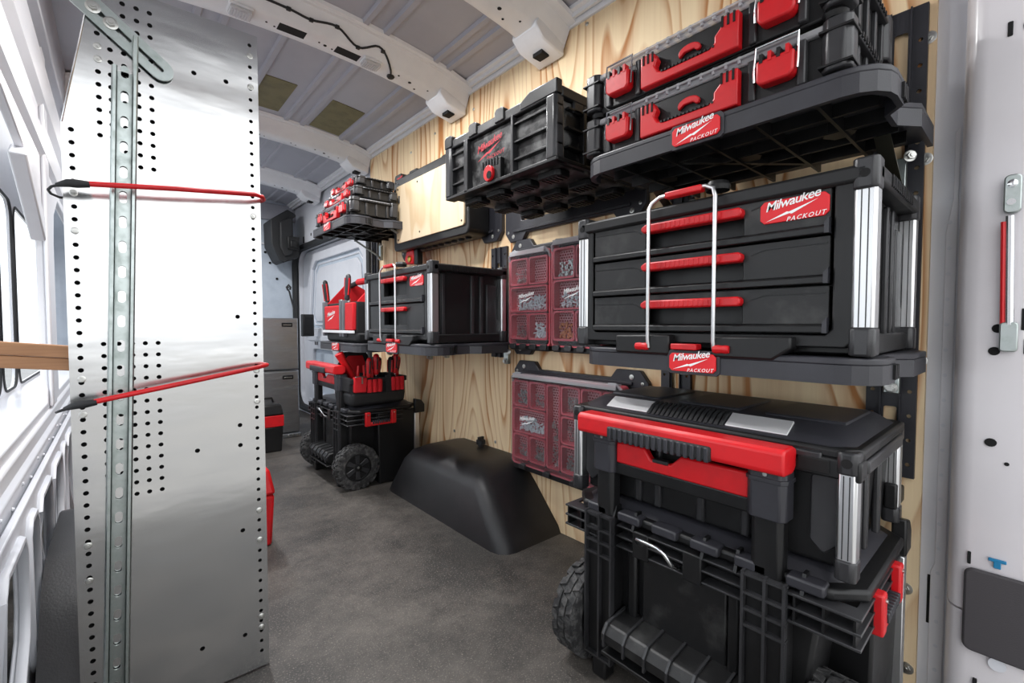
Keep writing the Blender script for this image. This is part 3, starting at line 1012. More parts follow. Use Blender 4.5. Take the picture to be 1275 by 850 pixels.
upright('tall dark upright at the plywood edge beside the white pillar', .172, .262, .505, 1.545)
upright('tall dark upright behind the three-drawer box, left of the lower shelf label', .70, .80, .55, 1.30)
upright('short dark upright behind the far two-drawer box, beside the clear organisers', 1.578, 1.69, .70, 1.205)
upright('dark upright at the far end of the plywood beside the sliding door', 2.92, 3.02, .98, 1.42)


def label_plate(parent, cx, cz, w_, h_, y, c=.006, second=True, th=.004):
    p = MB().prism(chrect(cx - w_ / 2, cx + w_ / 2, cz - h_ / 2, cz + h_ / 2, c), y - th, y, 'y').build('label_plate', 'redlabel', parent, bev=.001)
    logo(p, 'white', cx, cz + h_ * .03, w_ * .88, y - th - .0006, second)
    return p


def shelf(label, yc, ztop, xf=.88, W=.60, D=.44, lip=.043, brace='full'):
    root = thing('wall_shelf', label, 'shelf', (xf, yc, ztop - lip), WALL, 'wall shelves with red labels')
    h = W / 2
    out = [(-h, D), (-h, .06)] + [(-h + .06 - .06 * math.cos(R(a)), .06 - .06 * math.sin(R(a))) for a in (22, 45, 68, 90)] + \
          [(h - .06 + .06 * math.sin(R(a)), .06 - .06 * math.cos(R(a))) for a in (0, 22, 45, 68)] + [(h, .06), (h, .11), (h - .022, .14), (h - .022, .2), (h + .006, .24), (h + .006, D - .06), (h - .02, D)]
    MB().prism(out, lip - .012, lip, 'z').build('deck', 'charcoal', root, bev=.003)
    # lip running round the front and both ends
    inn = []
    cx, cy = 0, D / 2
    lipb = MB()
    front = out[1:-1]
    for i in range(len(front) - 1):
        (a0, b0), (a1, b1) = front[i], front[i + 1]
        k = .03
        i0, i1 = (a0 * (1 - k), b0 + (.010 if b0 < .1 else 0)), (a1 * (1 - k), b1 + (.010 if b1 < .1 else 0))
        lipb.add([(a0, b0, 0), (a1, b1, 0), (i1[0], i1[1], 0), (i0[0], i0[1], 0), (a0, b0, lip - .0115), (a1, b1, lip - .0115), (i1[0], i1[1], lip - .0115), (i0[0], i0[1], lip - .0115)],
                 [(0, 3, 2, 1), (4, 5, 6, 7), (0, 1, 5, 4), (1, 2, 6, 5), (2, 3, 7, 6), (3, 0, 4, 7)])
    lipb.build('lip', 'charcoal', root, smooth=25)
    # stiffening ribs under the deck
    for y in (.10, .18, .26, .34):
        MB().box(-h + .03, h - .03, y - .003, y + .003, .008, lip - .012).build('under_rib', 'black', root)
    for x in (-.2, -.1, 0, .1, .2):
        MB().box(x - .003, x + .003, .02, D - .03, .006, lip - .012).build('under_rib', 'black', root)
    for x in (-.18, .02, .19):
        MB().lathe([(.028, .01), (.028, lip - .012)], 6, 'z', (x, .20, 0)).build('boss', 'black', root)
    MB().obox((-.1, .1, .014), (.1, .34, .014), .012, .012, (0, 0, 1)).build('diagonal_rib', 'black', root)
    # end webs with slots (right end)
    for i in range(3):
        MB().box(h - .012, h + .004, .09 + i * .012, .096 + i * .012, .006, lip - .012).build('end_web', 'black', root)
    if brace:
        for sx in (-1, 1):
            x = sx * (h - .055)
            if brace == 'full':
                MB().obox((x, .26, .008), (x, D - .012, -.085), .026, .003, (1, 0, 0)).build('brace', 'zinc', root)
            MB().box(x - .014, x + .014, D - .022, D - .004, -.10 if brace == 'full' else -.055, -.0).build('bracket', 'galv', root, bev=.002)
            b = bolt_mb(.008, .009, .012)
            b.build('bracket_bolt', 'screw', root, loc=(x + .0, D - .024, -.085 if brace == 'full' else -.042))
            b.build('bracket_bolt', 'screw', root, loc=(x + .02, D - .024, .0), rot=(0, 0, R(35)))
    MB().prism(chrect(-.055, .055, -.004, lip + .002, .006), -.003, .004, 'y').build('label_frame', 'charcoal', root, bev=.001)
    label_plate(root, 0, lip / 2 - .001, .098, lip - .006, -.003)
    return root


shelf('upper shelf near the wall edge, holding two clear-lidded organiser cases', .455, 1.255)
shelf('lower shelf near the wall edge, holding the three-drawer box', .455, .796, brace='short')
shelf('shelf at mid height holding the far two-drawer box', 1.785, .775, brace='short')
shelf('shelf at the far end holding the open red tool tote', 2.44, .757, brace='short')
shelf('high shelf at the far end holding three stacked cases', 2.60, 1.415, xf=.9)

# ================================================================== ORGANISER CASES


def organiser(label, loc, W=.555, H=.105, D=.30, group='low organiser cases', latches=True, lettering=None):
    root = thing('organiser_case', label, 'organiser case', loc, WALL, group)
    h = W / 2
    s = W / .555
    t = H / .105
    MB().box(-h + .015, h - .015, .012, D, .004, H * .80).build('body', 'black', root, bev=.004)
    # front middle panel and recessed bays
    MB().box(-.2 * s, .2 * s, .004, .014, .006, H * .78).build('front_panel', 'black', root, bev=.003)
    # corner pillars, front and back
    for sx in (-1, 1):
        for y0, y1 in ((-.004, .045), (D - .045, D + .004)):
            q = MB().prism(chrect(min(sx * (h - .045), sx * h), max(sx * (h - .045), sx * h), y0, y1, .010), .014, H - .004, 'z').build('corner_pillar', 'grey_black', root, bev=.004)
        MB().box(*sorted((sx * (h - .047), sx * (h + .0025))), -.006, .047, H * .74, H * .78).build('pillar_band', 'black', root, bev=.001)
        MB().box(*sorted((sx * (h - .047), sx * (h + .0025))), -.006, .047, H * .2, H * .24).build('pillar_band', 'black', root, bev=.001)
        MB().lathe([(.016, .0), (.020, .008), (.016, .015)], 12, 'z', (sx * (h - .03), .022, 0)).build('foot', 'black', root)
        # upright ribs beside the latches
        for x in (.116, .198):
            MB().box(*sorted((sx * x * s, sx * (x + .014) * s)), -.003, .012, .008, H * .8).build('front_rib', 'grey_black', root, bev=.003)
        # side ribs and side rail
        for y in (.075, .13, .19, .245):
            MB().box(*sorted((sx * (h - .016), sx * (h - .008))), y, y + .012, .006, H * .74).build('side_rib', 'grey_black', root, bev=.002)
        MB().box(*sorted((sx * (h - .02), sx * (h - .001))), .05, D - .04, H * .76, H * .86).build('side_rail', 'grey_black', root, bev=.003)
        gr = MB()
        for i in range(12):
            gr.box(*sorted((sx * (h - .002), sx * (h + .001))), .06 + i * .015, .066 + i * .015, H * .77, H * .85)
        g_ = gr.build('grip_teeth', 'black', root)
        g_['kind'] = 'stuff'
    # clear lid
    ld = MB().prism(chrect(-h + .012, h - .012, .004, D - .006, .03), H * .80, H * .93, 'z').build('lid', 'clear2', root, bev=.004)
    for i in range(9):
        x = -.1 * s + i * .025 * s
        MB().box(x - .003, x + .003, -.002, .035, H * .84, H * .965).build('lid_rib', 'clear2', ld, bev=.001)
    MB().box(-.2 * s, .2 * s, -.003, .008, H * .90, H * .95).build('lid_edge', 'clear2', ld, bev=.001)
    # red carry handle: U shape, thumb button
    hd = MB()
    hw = .105 * s
    arm = .034 * s
    pts = [(-hw, .006), (hw, .006), (hw, .074 * t), (hw - arm, .074 * t), (hw - arm, .056 * t), (hw - arm - .012, .044 * t), (hw - arm - .012, .032 * t), (hw - arm - .022, .024 * t), (-hw + arm + .022, .024 * t), (-hw + arm + .008, .03 * t), (-hw + arm, .044 * t), (-hw + arm + .006, .056 * t), (-hw + arm - .004, .074 * t), (-hw, .074 * t)]
    hh = MB().prism(pts, -.018, .002, 'y').build('handle', 'red', root, bev=.003)
    for i in range(3):
        for sx in (-1, 1):
            x = sx * (hw - .008 - i * .011)
            MB().box(x - .002, x + .002, -.0195, -.017, .054 * t, .0745 * t).build('handle_slot', 'dark', hh)
    MB().prism([(-.024 + .024 * (1 - math.cos(R(a))), .05 * t + .014 * math.sin(R(a))) for a in range(0, 181, 20)] + [(.022, .05 * t - .006), (.016, .05 * t - .006), (.01, .05 * t), (-.01, .05 * t), (-.022, .05 * t - .008)], -.004, .004, 'y').build('thumb_tab', 'red', root, bev=.002)
    tt = MB()
    for i in range(14):
        x = -.055 * s + i * .0085 * s
        tt.box(x, x + .004, -.019, -.004, .024 * t, .028 * t)
    tt.build('grip_teeth', 'black', hh)['kind'] = 'stuff'
    # two latches with wire bails
    for sx in (-1, 1):
        x = sx * .168 * s
        w_ = .031 * s
        la = MB().prism([(x - w_, .026 * t + .006), (x - w_ + .008, .024 * t), (x + w_ - .008, .024 * t), (x + w_, .026 * t + .006), (x + w_, .068 * t), (x - w_, .068 * t)], -.02, .006, 'y').build('latch', 'red', root, bev=.004)
        tm = MB()
        for i in range(4):
            a = x - w_ + .006 + i * (2 * w_ - .012) / 3.5
            MB().box(a, a + .006, -.021, -.005, .062 * t, .078 * t).build('latch_tooth', 'red' if i % 2 else 'black', la)
        MB().tube([(x - w_ - .004, -.014, .034 * t), (x - w_ - .005, -.014, .05 * t), (x - w_ - .004, -.008, .098 * t), (x + w_ + .004, -.008, .098 * t), (x + w_ + .005, -.014, .05 * t), (x + w_ + .004, -.014, .034 * t)], .0022, 6).build('bail_wire', 'chrome', la)
    return root


organiser('lower of the two clear-lidded organiser cases on the upper near shelf', (.905, .485, 1.2565))
organiser('upper of the two clear-lidded organiser cases, cut by the top picture edge', (.905, .485, 1.363))
organiser('lowest case of the three stacked on the high far shelf', (.92, 2.575, 1.417), .55, .095, .255, 'cases stacked on the far shelf')
organiser('middle case of the three stacked on the high far shelf', (.945, 2.555, 1.513), .48, .062, .235, 'cases stacked on the far shelf')
organiser('topmost case of the three stacked on the high far shelf', (.965, 2.53, 1.576), .40, .058, .205, 'cases stacked on the far shelf')

# ================================================================== DRAWER BOXES


def drawer_box(label, loc, nd, W=.612, H=.312, D=.365):
    root = thing('drawer_box', label, 'drawer box', loc, WALL, 'black drawer boxes with aluminium corners')
    h = W / 2
    MB().box(-h + .03, h - .03, .045, D - .01, .02, H - .03).build('body', 'black', root, bev=.006)
    MB().box(-h + .012, h - .012, .02, D, .0, .035).build('base', 'black', root, bev=.004)
    # top cap with deep corner blocks
    tc = MB().prism([(-h, .0), (-h + .012, -.012), (h - .012, -.012), (h, .0), (h, D), (-h, D)], H - .034, H - .006, 'z').build('top_cap', 'black', root, bev=.006)
    MB().prism(chrect(-h + .05, h - .05, .03, D - .03, .02), H - .006, H + .002, 'z').build('top_panel', 'black', tc, bev=.003)
    gr = MB()
    for i in range(15):
        gr.box(h - .001, h + .002, .08 + i * .013, .086 + i * .013, H - .03, H - .01)
    gr.build('side_grip', 'black', tc)['kind'] = 'stuff'
    # front surround
    MB().plate(chrect(-h + .02, h - .028, .012, H - .012, .012), [chrect(-.258, .247, .034, H - .022, .010)], -.006, .046, 'y').build('front_frame', 'black', root, bev=.003)
    # drawers
    z0, z1 = .037, H - .025
    ph = (z1 - z0) / nd
    for i in range(nd):
        a, b = z0 + i * ph, z0 + (i + 1) * ph - .004
        hx0, hx1 = -.112, .104
        zt = b - .012                     # handle top
        dw = MB().plate([(-.253, a + .014), (.242, a + .014), (.242, b), (-.253, b)], [[(hx0 + .002, zt - .055 if nd == 3 else zt - .075), (hx1 - .002, zt - .055 if nd == 3 else zt - .075), (hx1 - .002, zt - .006), (hx0 + .002, zt - .006)]], -.003, .02, 'y').build('drawer', 'black2' if nd == 3 else 'black', root, bev=.002)
        MB().prism([(-.003, a + .016), (-.012, a + .012), (-.012, a), (.02, a), (.02, a + .016)], -.253, .24, 'x').build('drawer_lip', 'black', dw, bev=.002)
        MB().prism([(.235, a), (.242, a), (.242, a + .026), (.235, a + .018)], -.014, -.002, 'y').build('lip_end', 'charcoal', dw)
        MB().prism([(.034, a + .012), (.044, a + .012), (.044, b), (.034, b)], hx0 - .01, hx1 + .01, 'x').build('pocket', 'black', dw)
        hn = MB().prism([(hx0, zt - .013), (hx0 + .006, zt - .018), (hx1 - .004, zt - .018), (hx1, zt - .012), (hx1, zt - .004), (hx1 - .006, zt), (hx0 + .01, zt), (hx0, zt - .006)], -.02, .008, 'y').build('handle', 'red', dw, bev=.003)
        for j in range(13):
            x = -.066 + j * .0105
            MB().box(x, x + .005, -.0212, -.019, zt - .015, zt - .003).build('handle_rib', 'red', hn, bev=.0008)
        # faint pressed step lines
        MB().prism([(.115, b - .018), (.14, b - .010), (.238, b - .010), (.238, b - .012), (.141, b - .012), (.116, b - .02)], -.0045, -.002, 'y').build('pressed_line', 'black', dw)
        MB().prism([(-.25, b - .014), (-.14, b - .016), (-.122, b - .026), (-.122, b - .028), (-.141, b - .018), (-.25, b - .016)], -.0045, -.002, 'y').build('pressed_line', 'black', dw)
    label_plate(root, .186, H - .058 if nd == 3 else H - .066, .108, .040, -.002, .007)
    # corner blocks and aluminium posts (front pair, rear pair)
    for sx in (-1, 1):
        a, b = sorted((sx * (h - .036), sx * h))
        for y0, y1 in ((-.012, .03), (D - .034, D + .002)):
            MB().prism(chrect(a, b, y0, y1, .006), H - .046, H + .004, 'z').build('corner_block', 'grey_black', root, bev=.004)
            MB().prism(chrect(a, b, y0, y1, .006), .0, .046, 'z').build('corner_foot', 'grey_black', root, bev=.004)
            ps = MB().prism(chrect(a + .003, b - .002, y0 + .003, y1 - .005, .004), .046, H - .046, 'z').build('corner_post', 'alupost', root, bev=.001)
            for k in (.35, .65):
                x = a + .003 + (b - a - .005) * k
                MB().box(x - .0008, x + .0008, y0 + .0022, y0 + .004, .047, H - .047).build('post_groove', 'grey_black', ps)
        MB().lathe([(.007, -.0125), (.007, -.009)], 12, 'y', (sx * (h - .018), 0, H - .022)).build('corner_eye', 'dark', root)
        # side panels: rib, grip recess, rear bracket
        x0, x1 = sorted((sx * (h - .032), sx * (h - .022)))
        for y in (.05, .19, .235):
            MB().box(x0, x1, y, y + .016, .03, H - .04).build('side_rib', 'grey_black', root, bev=.003)
        MB().prism([(.27, .03), (D, .03), (D + .012, .045), (D + .012, .075), (D - .02, .075), (D - .045, .10), (D - .045, .24), (.27, .24)], x0, x1, 'x').build('side_bracket', 'grey_black', root, bev=.003)
    # front feet that lock onto the shelf
    for a, b in ((-.17, -.035), (.055, .165)):
        MB().prism([(a, -.012), (b, -.012), (b + (.03 if a > 0 else 0), .01), (b + (.03 if a > 0 else 0), .03), (a, .028)], -.03, .01, 'y').build('lock_foot', 'black', root, bev=.004)
    # lock bar: two rods, bent over the top, red grip
    lk = MB()
    xa, xb, yf = -.083, .061, -.034
    lk.tube([(xa, yf + .004, .002), (xa, yf, .02), (xa, yf, H - .014), (xa + .006, yf + .002, H - .002), (xa + .024, yf + .004, H + .008), (xb - .022, yf + .004, H + .010), (xb - .005, yf + .002, H + .002), (xb, yf, H - .014), (xb, yf, .02), (xb, yf + .004, .002)], .0042, 8)
    lo = lk.build('lock_bar', 'alupost', root, smooth=60)
    MB().box(-.045, .034, yf - .004, yf + .016, H + .001, H + .014).build('lock_grip', 'red', lo, bev=.003)
    MB().lathe([(.022, H + .003), (.024, H + .012), (.02, H + .02)], 16, 'z', (.05, .0, 0)).build('lock_pivot', 'black', lo)
    for x, s_ in ((xa, -1), (xb, 1)):
        q = MB().lathe([(.0075, 0), (.0085, .008), (.0075, .016), (.0085, .024), (.007, .03)], 10, 'x', (x if s_ > 0 else x - .03, yf + .003, .004))
        q.build('red_sleeve', 'red', lo)
    MB().box(-.028, .028, -.036, -.012, .0, .012).build('release_tab', 'red', root, bev=.002)
    return root


drawer_box('near three-drawer box with chrome lock bar, on the lower near shelf', (.905, .472, .799), 3)
drawer_box('far two-drawer box with lock bar, on the mid-height shelf', (.905, 1.80, .778), 2)

# ================================================================== CRATE
cr = thing('storage_crate', 'dusty black ribbed crate with red lettering hung high on the wall', 'crate', (.88, 1.095, 1.268), WALL)
CW, CH, CD = .52, .215, .40
h = CW / 2
MB().taper((-h + .018, h - .018, .018, CD - .018), (-h + .008, h - .008, .008, CD - .008), .012, CH - .035).build('body', 'worn', cr, bev=.004)
rim = MB().plate(chrect(-h - .004, h + .004, -.004, CD + .004, .02), [chrect(-h + .02, h - .02, .02, CD - .02, .02)], CH - .035, CH - .006, 'z').build('rim', 'black', cr, bev=.004)
for x in (-.245, -.105, .03):
    MB().prism([(x - .022, CH - .03), (x + .022, CH - .03), (x + .022, CH + .002), (x + .014, CH + .010), (x - .014, CH + .010), (x - .022, CH + .002)], -.008, .014, 'y').build('rim_tab', 'black', rim, bev=.003)
MB().prism([(.12, CH - .03), (h + .004, CH - .03), (h + .004, CH + .008), (.16, CH + .008), (.12, CH - .01)], -.006, .016, 'y').build('rim_step', 'black', rim, bev=.003)
for z in (.055, .105, .155):
    MB().box(-h - .002, -.15, -.002, .02, z, z + .006).build('front_rib', 'black', cr, bev=.001)
    MB().box(.085, h + .002, -.002, .02, z, z + .006).build('front_rib', 'black', cr, bev=.001)
    MB().box(h - .016, h + .004, .04, CD - .03, z, z + .006).build('side_rib', 'black', cr, bev=.001)
MB().box(-h - .004, h + .004, -.006, .03, .012, .022).build('base_band', 'black', cr, bev=.002)
MB().box(h - .01, h + .006, -.004, CD, .012, .022).build('base_band', 'black', cr, bev=.002)
for x, a in ((-.145, .02), (.085, .010)):
    MB().box(x - a / 2, x + a / 2, -.006, .02, .014, CH - .03).build('front_post', 'grey_black', cr, bev=.002)
for x in (-h + .008, h - .022):
    MB().prism(chrect(x - .016, x + .024, -.008, .03, .006), .02, CH - .03, 'z').build('corner_post', 'grey_black', cr, bev=.005)
for y in (.1, .2, .3):
    MB().box(h - .012, h + .006, y, y + .012, .02, CH - .035).build('side_post', 'black', cr, bev=.002)
MB().box(h - .008, h + .004, .06, .2, .15, .185).build('side_grip', 'black', cr, bev=.006)
for z in (.03, .08, .13, .175):
    MB().box(-h - .012, -h + .0, -.002, .014, z, z + .010).build('edge_stud', 'black', cr, bev=.003)
logo(cr, 'redprint', -.03, .125, .135, .0045)
pn_ = MB().prism([(-.07, .012), (.03, .012), (.03, .085), (-.035, .095), (-.07, .07)], -.002, .014, 'y').build('latch_panel', 'black', cr, bev=.002)
for i in range(6):
    MB().box(-.058 + i * .014, -.053 + i * .014, -.0045, -.001, .066, .088).build('latch_slat', 'grey_black', pn_)
MB().prism(circ(-.02, .045, .022, 16, .024), -.012, .0, 'y').build('latch_button', 'red', pn_, bev=.002)
MB().prism(circ(-.012, .038, .011, 12, .012), -.014, -.011, 'y').build('button_eye', 'dark', pn_)
for x in (-.18, -.06, .06, .18):
    for y in (.07, .2, .33):
        f_ = MB().prism(chrect(x - .045, x + .045, y - .03, y + .03, .012), -.006, .012, 'z').build('cleat', 'black', cr, bev=.003)
        for i in range(5):
            MB().box(x - .032 + i * .015, x - .026 + i * .015, y - .02, y + .02, -.009, -.005).build('cleat_rib', 'black', f_)

# ================================================================== WALL PLATES (black mounting plates screwed to the plywood)


def wall_plate(label, y0, y1, z0, z1, lug=.12, slots=0, x=1.349, th=.022, bars=True):
    W, H = y1 - y0, z1 - z0
    root = thing('wall_plate', label, 'mounting plate', (x - th, (y0 + y1) / 2, z0), WALL, 'black wall mounting plates')
    h = W / 2
    k = .04
    out = [(-h, k), (-h + k * .8, 0), (-h + lug, 0), (-h + lug + .025, k * .8), (h - lug - .025, k * .8), (h - lug, 0), (h - k * .8, 0), (h, k),
           (h, H - k), (h - k * .8, H), (h - lug, H), (h - lug - .025, H - k * .8), (-h + lug + .025, H - k * .8), (-h + lug, H), (-h + k * .8, H), (-h, H - k)]
    hl_ = []
    for i in range(slots):
        c = -h + W * (i + 1.2) / (slots + 1.4)
        hl_.append(rrect(c - .03, c + .03, k * .8 + .055, k * .8 + .085, .006, 2))
        hl_.append(rrect(c - .03, c + .03, H - .10, H - .06, .006, 2))
    MB().plate(out, hl_, 0, th, 'y').build('plate', 'rail', root, bev=.004)
    for sx in (-1, 1):
        for z in (k * .6, H - k * .6):
            bolt_mb(.0065, .003, .009).build('plate_screw', 'screw', root, loc=(sx * (h - lug * .5), -.0005, z))
            bolt_mb(.004, .002, .006).build('plate_screw', 'screw', root, loc=(sx * (h - .022), -.0005, z + (.02 if z < H / 2 else -.02)))
    if bars:
        MB().box(-h + .06, h - .06, -.008, .002, k * .8 + .008, k * .8 + .02).build('stiffener', 'rail', root, bev=.002)
        MB().box(-h + .06, h - .06, -.008, .002, H - k * .8 - .02, H - k * .8 - .008).build('stiffener', 'rail', root, bev=.002)
    return root


wall_plate('mounting plate under and behind the dusty crate', .855, 1.575, 1.212, 1.50, .11, slots=5)
wall_plate('mounting plate behind the two side-by-side small clear organisers', .845, 1.535, .722, 1.215, .12)
wall_plate('mounting plate behind the wide clear organiser by the tool trolley', .84, 1.515, .235, .695, .13)
wall_plate('mounting plate behind the birch-faced case', 1.602, 2.56, 1.235, 1.70, .13)
# arms carrying the crate
for y in (.93, 1.26):
    pass

# ---- birch-faced case on its plate
pf = thing('birch_faced_case', 'flat black wall case with a birch plywood front panel', 'wall case', (1.205, 2.03, 1.262), WALL)
MB().prism(rrect(-.385, .345, .0, .40, .03, 4), .0, .118, 'y').build('shell', 'black', pf, bev=.006)
tp_ = MB().prism([(-.375, .35), (.34, .35), (.34, .405), (.12, .405), (.10, .385), (-.10, .385), (-.13, .41), (-.2, .41), (-.22, .385), (-.28, .385), (-.30, .425), (-.365, .425), (-.375, .41)], .002, .05, 'y').build('top_edge', 'black', pf, bev=.004)
logo(tp_, 'redprint', -.31, .392, .07, .001, False)
fp = MB().prism(rrect(-.335, .318, .040, .352, .012, 3), -.008, .002, 'y').build('front_panel', 'ply2', pf, bev=.001)
for x, z in ((-.315, .335), (-.315, .058), (-.1, .33), (-.08, .07), (.3, .062), (.3, .33)):
    MB().lathe([(.005, -.0075), (.005, -.0095), (.003, -.0098)], 8, 'y', (x, 0, z)).build('panel_screw', 'dark', fp)
for i in range(9):
    x = -.22 + i * .06
    MB().lathe([(.014, .0), (.018, -.006), (.012, -.012)], 10, 'z', (x, .06, .0)).build('under_stud', 'grey_black', pf)
hk2 = thing('red_clip', 'red clip with a brass screw hanging below the birch-faced case', 'clip', (1.262, 2.31, 1.19), WALL)
MB().prism([(-.04, .0), (.04, -.005), (.05, .03), (.048, .072), (-.03, .072), (-.05, .03)], -.02, .02, 'y').build('body', 'red', hk2, bev=.006)
MB().lathe([(.018, -.02), (.018, -.027), (.010, -.030)], 12, 'y', (.012, 0, .025)).build('brass_screw', 'brass', hk2)
MB().box(.045, .085, -.015, .02, -.01, .072).build('bracket', 'black', hk2, bev=.004)

# ================================================================== CLEAR WALL ORGANISERS
random.seed(3)


def debris(cx, cz, w_, h_, n, kind, y):
    """a heap of small loose parts lying in the lower half of a bin"""
    b = MB()
    for i in range(n):
        x = cx + random.uniform(-.42, .42) * w_
        z = cz - h_ * .5 + .006 + (random.random() ** 1.6) * h_ * .55
        l = random.uniform(.004, .009)
        a = random.uniform(0, math.pi)
        yy = y - random.uniform(.0, .014)
        p0 = Vector((x, yy, z))
        d = Vector((math.cos(a) * l, random.uniform(-.3, .3) * l, math.sin(a) * l))
        if kind == 'nut':
            b.prism(circ(x, z, .0045, 6), yy - .004, yy, 'y')
        else:
            b.cyl(p0 - d, p0 + d, .0016 if kind == 'screw' else .0028, 5)
    return b


def wall_organiser(label, yl, yr, z0, z1, cols, xfront=1.262, th=.065):
    W, H = yl - yr, z1 - z0
    root = thing('wall_organiser', label, 'organiser', (xfront, (yl + yr) / 2, z0), WALL, 'clear wall organisers with red bins')
    h = W / 2
    MB().prism(rrect(-h, h, 0, H, .018, 4), .045, th, 'y').build('base', 'black', root, bev=.003)
    MB().plate(rrect(-h, h, 0, H, .018, 4), [rrect(-h + .006, h - .006, .006, H - .006, .015, 4)], .012, .047, 'y').build('side_wall', 'redbin', root)
    # bins
    x = -h + .010
    uw = W - .02
    for cw, rows in cols:
        w_ = cw * uw
        z = H - .022
        for rh, split, fill in rows:
            hh = rh * (H - .044)
            sub = w_ / split
            for k in range(split):
                bx0, bx1 = x + k * sub + .002, x + (k + 1) * sub - .002
                bz0, bz1 = z - hh + .002, z - .002
                bn = MB().plate(rrect(bx0, bx1, bz0, bz1, .010, 3), [rrect(bx0 + .007, bx1 - .007, bz0 + .007, bz1 - .007, .010, 3)], .009, .045, 'y').build('bin', 'redbin', root)
                MB().prism(rrect(bx0 + .006, bx1 - .006, bz0 + .006, bz1 - .006, .008, 3), .0395, .044, 'y').build('bin_floor', 'redmesh', bn)
                f = fill[k % len(fill)]
                if f:
                    kind, mt_, n = f
                    d_ = debris((bx0 + bx1) / 2, (bz0 + bz1) / 2, sub - .03, hh - .02, n, kind, .038)
                    o = d_.build('loose_parts', mt_, bn, smooth=0)
                    o['kind'] = 'stuff'
            z -= hh
        x += w_
    # clear lid with moulded top edge and hinge lugs
    ld = MB().prism(rrect(-h + .003, h - .003, .004, H - .002, .018, 4), .0, .0055, 'y').build('lid', 'clear', root, bev=.0015)
    MB().box(-h + .02, h - .02, -.004, .03, H - .014, H + .006).build('lid_edge', 'clear2', ld, bev=.002)
    for s_ in (-1, 1):
        MB().tube([(s_ * (h - .002), .02, H - .04), (s_ * (h - .006), .01, H - .012), (s_ * (h - .03), .008, H + .006), (s_ * (h - .06), .01, H + .004)], .006, 8).build('lid_corner', 'clear2', ld)
    for i in range(4):
        xx = -h + W * (i + .5) / 4
        MB().prism(chrect(xx - .018, xx + .018, -.014, .006, .004), .002, .03, 'y').build('hinge_lug', 'grey_black', root, bev=.002)
    MB().box(-h + .01, h - .01, .012, th, -.02, .002).build('hinge_rail', 'black', root, bev=.003)
    # brand mark printed on the lid over the middle row
    logo(ld, 'white', -h + cols[0][0] * uw * .5 + .01, H * .5, .10 if len(cols) > 1 else W * .42, -.0012, False)
    return root


S = ('screw', 'screw', 90)
SS = ('screw', 'screw', 45)
NUT = ('nut', 'screw', 60)
BAG = ('rod', 'bag', 130)
COP = ('rod', 'copper', 60)
wall_organiser('small clear organiser at the left, white brand mark and screws in red bins', 1.488, 1.243, .765, 1.148,
               [(1.0, [(.34, 2, [SS, None]), (.33, 1, [BAG]), (.33, 2, [SS, ('rod', 'bag', 70)])])])
wall_organiser('small clear organiser with orange connectors, half behind the three-drawer box', 1.237, .99, .765, 1.165,
               [(1.0, [(.34, 2, [NUT, SS]), (.33, 1, [BAG]), (.33, 2, [COP, ('rod', 'bag', 70)])])])
wall_organiser('wide clear organiser with red bins, half behind the tool trolley', 1.468, .90, .262, .642,
               [(.36, [(.34, 2, [NUT, SS]), (.33, 1, [BAG]), (.33, 2, [SS, S])]), (.14, [(1.0, 1, [S])]), (.36, [(.34, 2, [S, SS]), (.33, 1, [S]), (.33, 2, [NUT, S])]), (.14, [(1.0, 1, [S])])])

# ================================================================== ROLLING BASES


def tyre(parent, name='tyre', rad=.115, wd=.062):
    b = MB()
    b.lathe([(rad * .62, -wd / 2), (rad * .86, -wd / 2), (rad * .95, -wd * .42), (rad * .965, 0), (rad * .95, wd * .42), (rad * .86, wd / 2), (rad * .62, wd / 2), (rad * .62, -wd / 2)], 32, 'x', cap=False)
    n = 26
    for i in range(n):
        for j, x in enumerate((-.021, -.0, .021)):
            a = 2 * math.pi * (i + .5 * (j % 2)) / n
            q = MB().box(x - .0085, x + .0085, -.0095, .0095, rad * .94, rad * 1.0)
            q.v = [(vx, vy + (vx - x) * .5 * (1 if i % 2 else -1), vz) for vx, vy, vz in q.v]
            q.move(Matrix.Rotation(a, 4, 'X'))
            b.join(q)
    for i in range(n):
        for sx in (-1, 1):
            q = MB().box(sx * wd / 2 - .002, sx * wd / 2 + .002, -.006, .006, rad * .84, rad * .95).move(Matrix.Rotation(2 * math.pi * i / n, 4, 'X'))
            b.join(q)
    ty = b.build(name, 'rubber', parent, smooth=30)
    return ty


def wheel(root, x, y, rad=.115, wd=.062):
    t = tyre(root, 'wheel', rad, wd)
    t.location = (x, y, rad)
    for sx in (-1, 1):
        h_ = MB()
        e = sx * wd / 2
        h_.lathe([(rad * .63, e * .75), (rad * .63, e * .96), (rad * .56, e * .98), (rad * .54, e * .6)], 24, 'x')
        h_.build('rim', 'black', t)
        for i in range(6):
            q = MB().prism([(-.008, .012), (.008, .012), (.013, rad * .58), (-.013, rad * .58)], e * .62, e * .84, 'x').move(Matrix.Rotation(2 * math.pi * i / 6, 4, 'X'))
            q.build('spoke', 'grey_black', t, bev=.002)
        MB().lathe([(.02, e * .5), (.02, e * .95), (.012, e * 1.0)], 12, 'x').build('hub', 'black', t)
        MB().lathe([(.007, e * .98), (.006, e * 1.05)], 8, 'x').build('hub_bolt', 'screw', t)
    return t


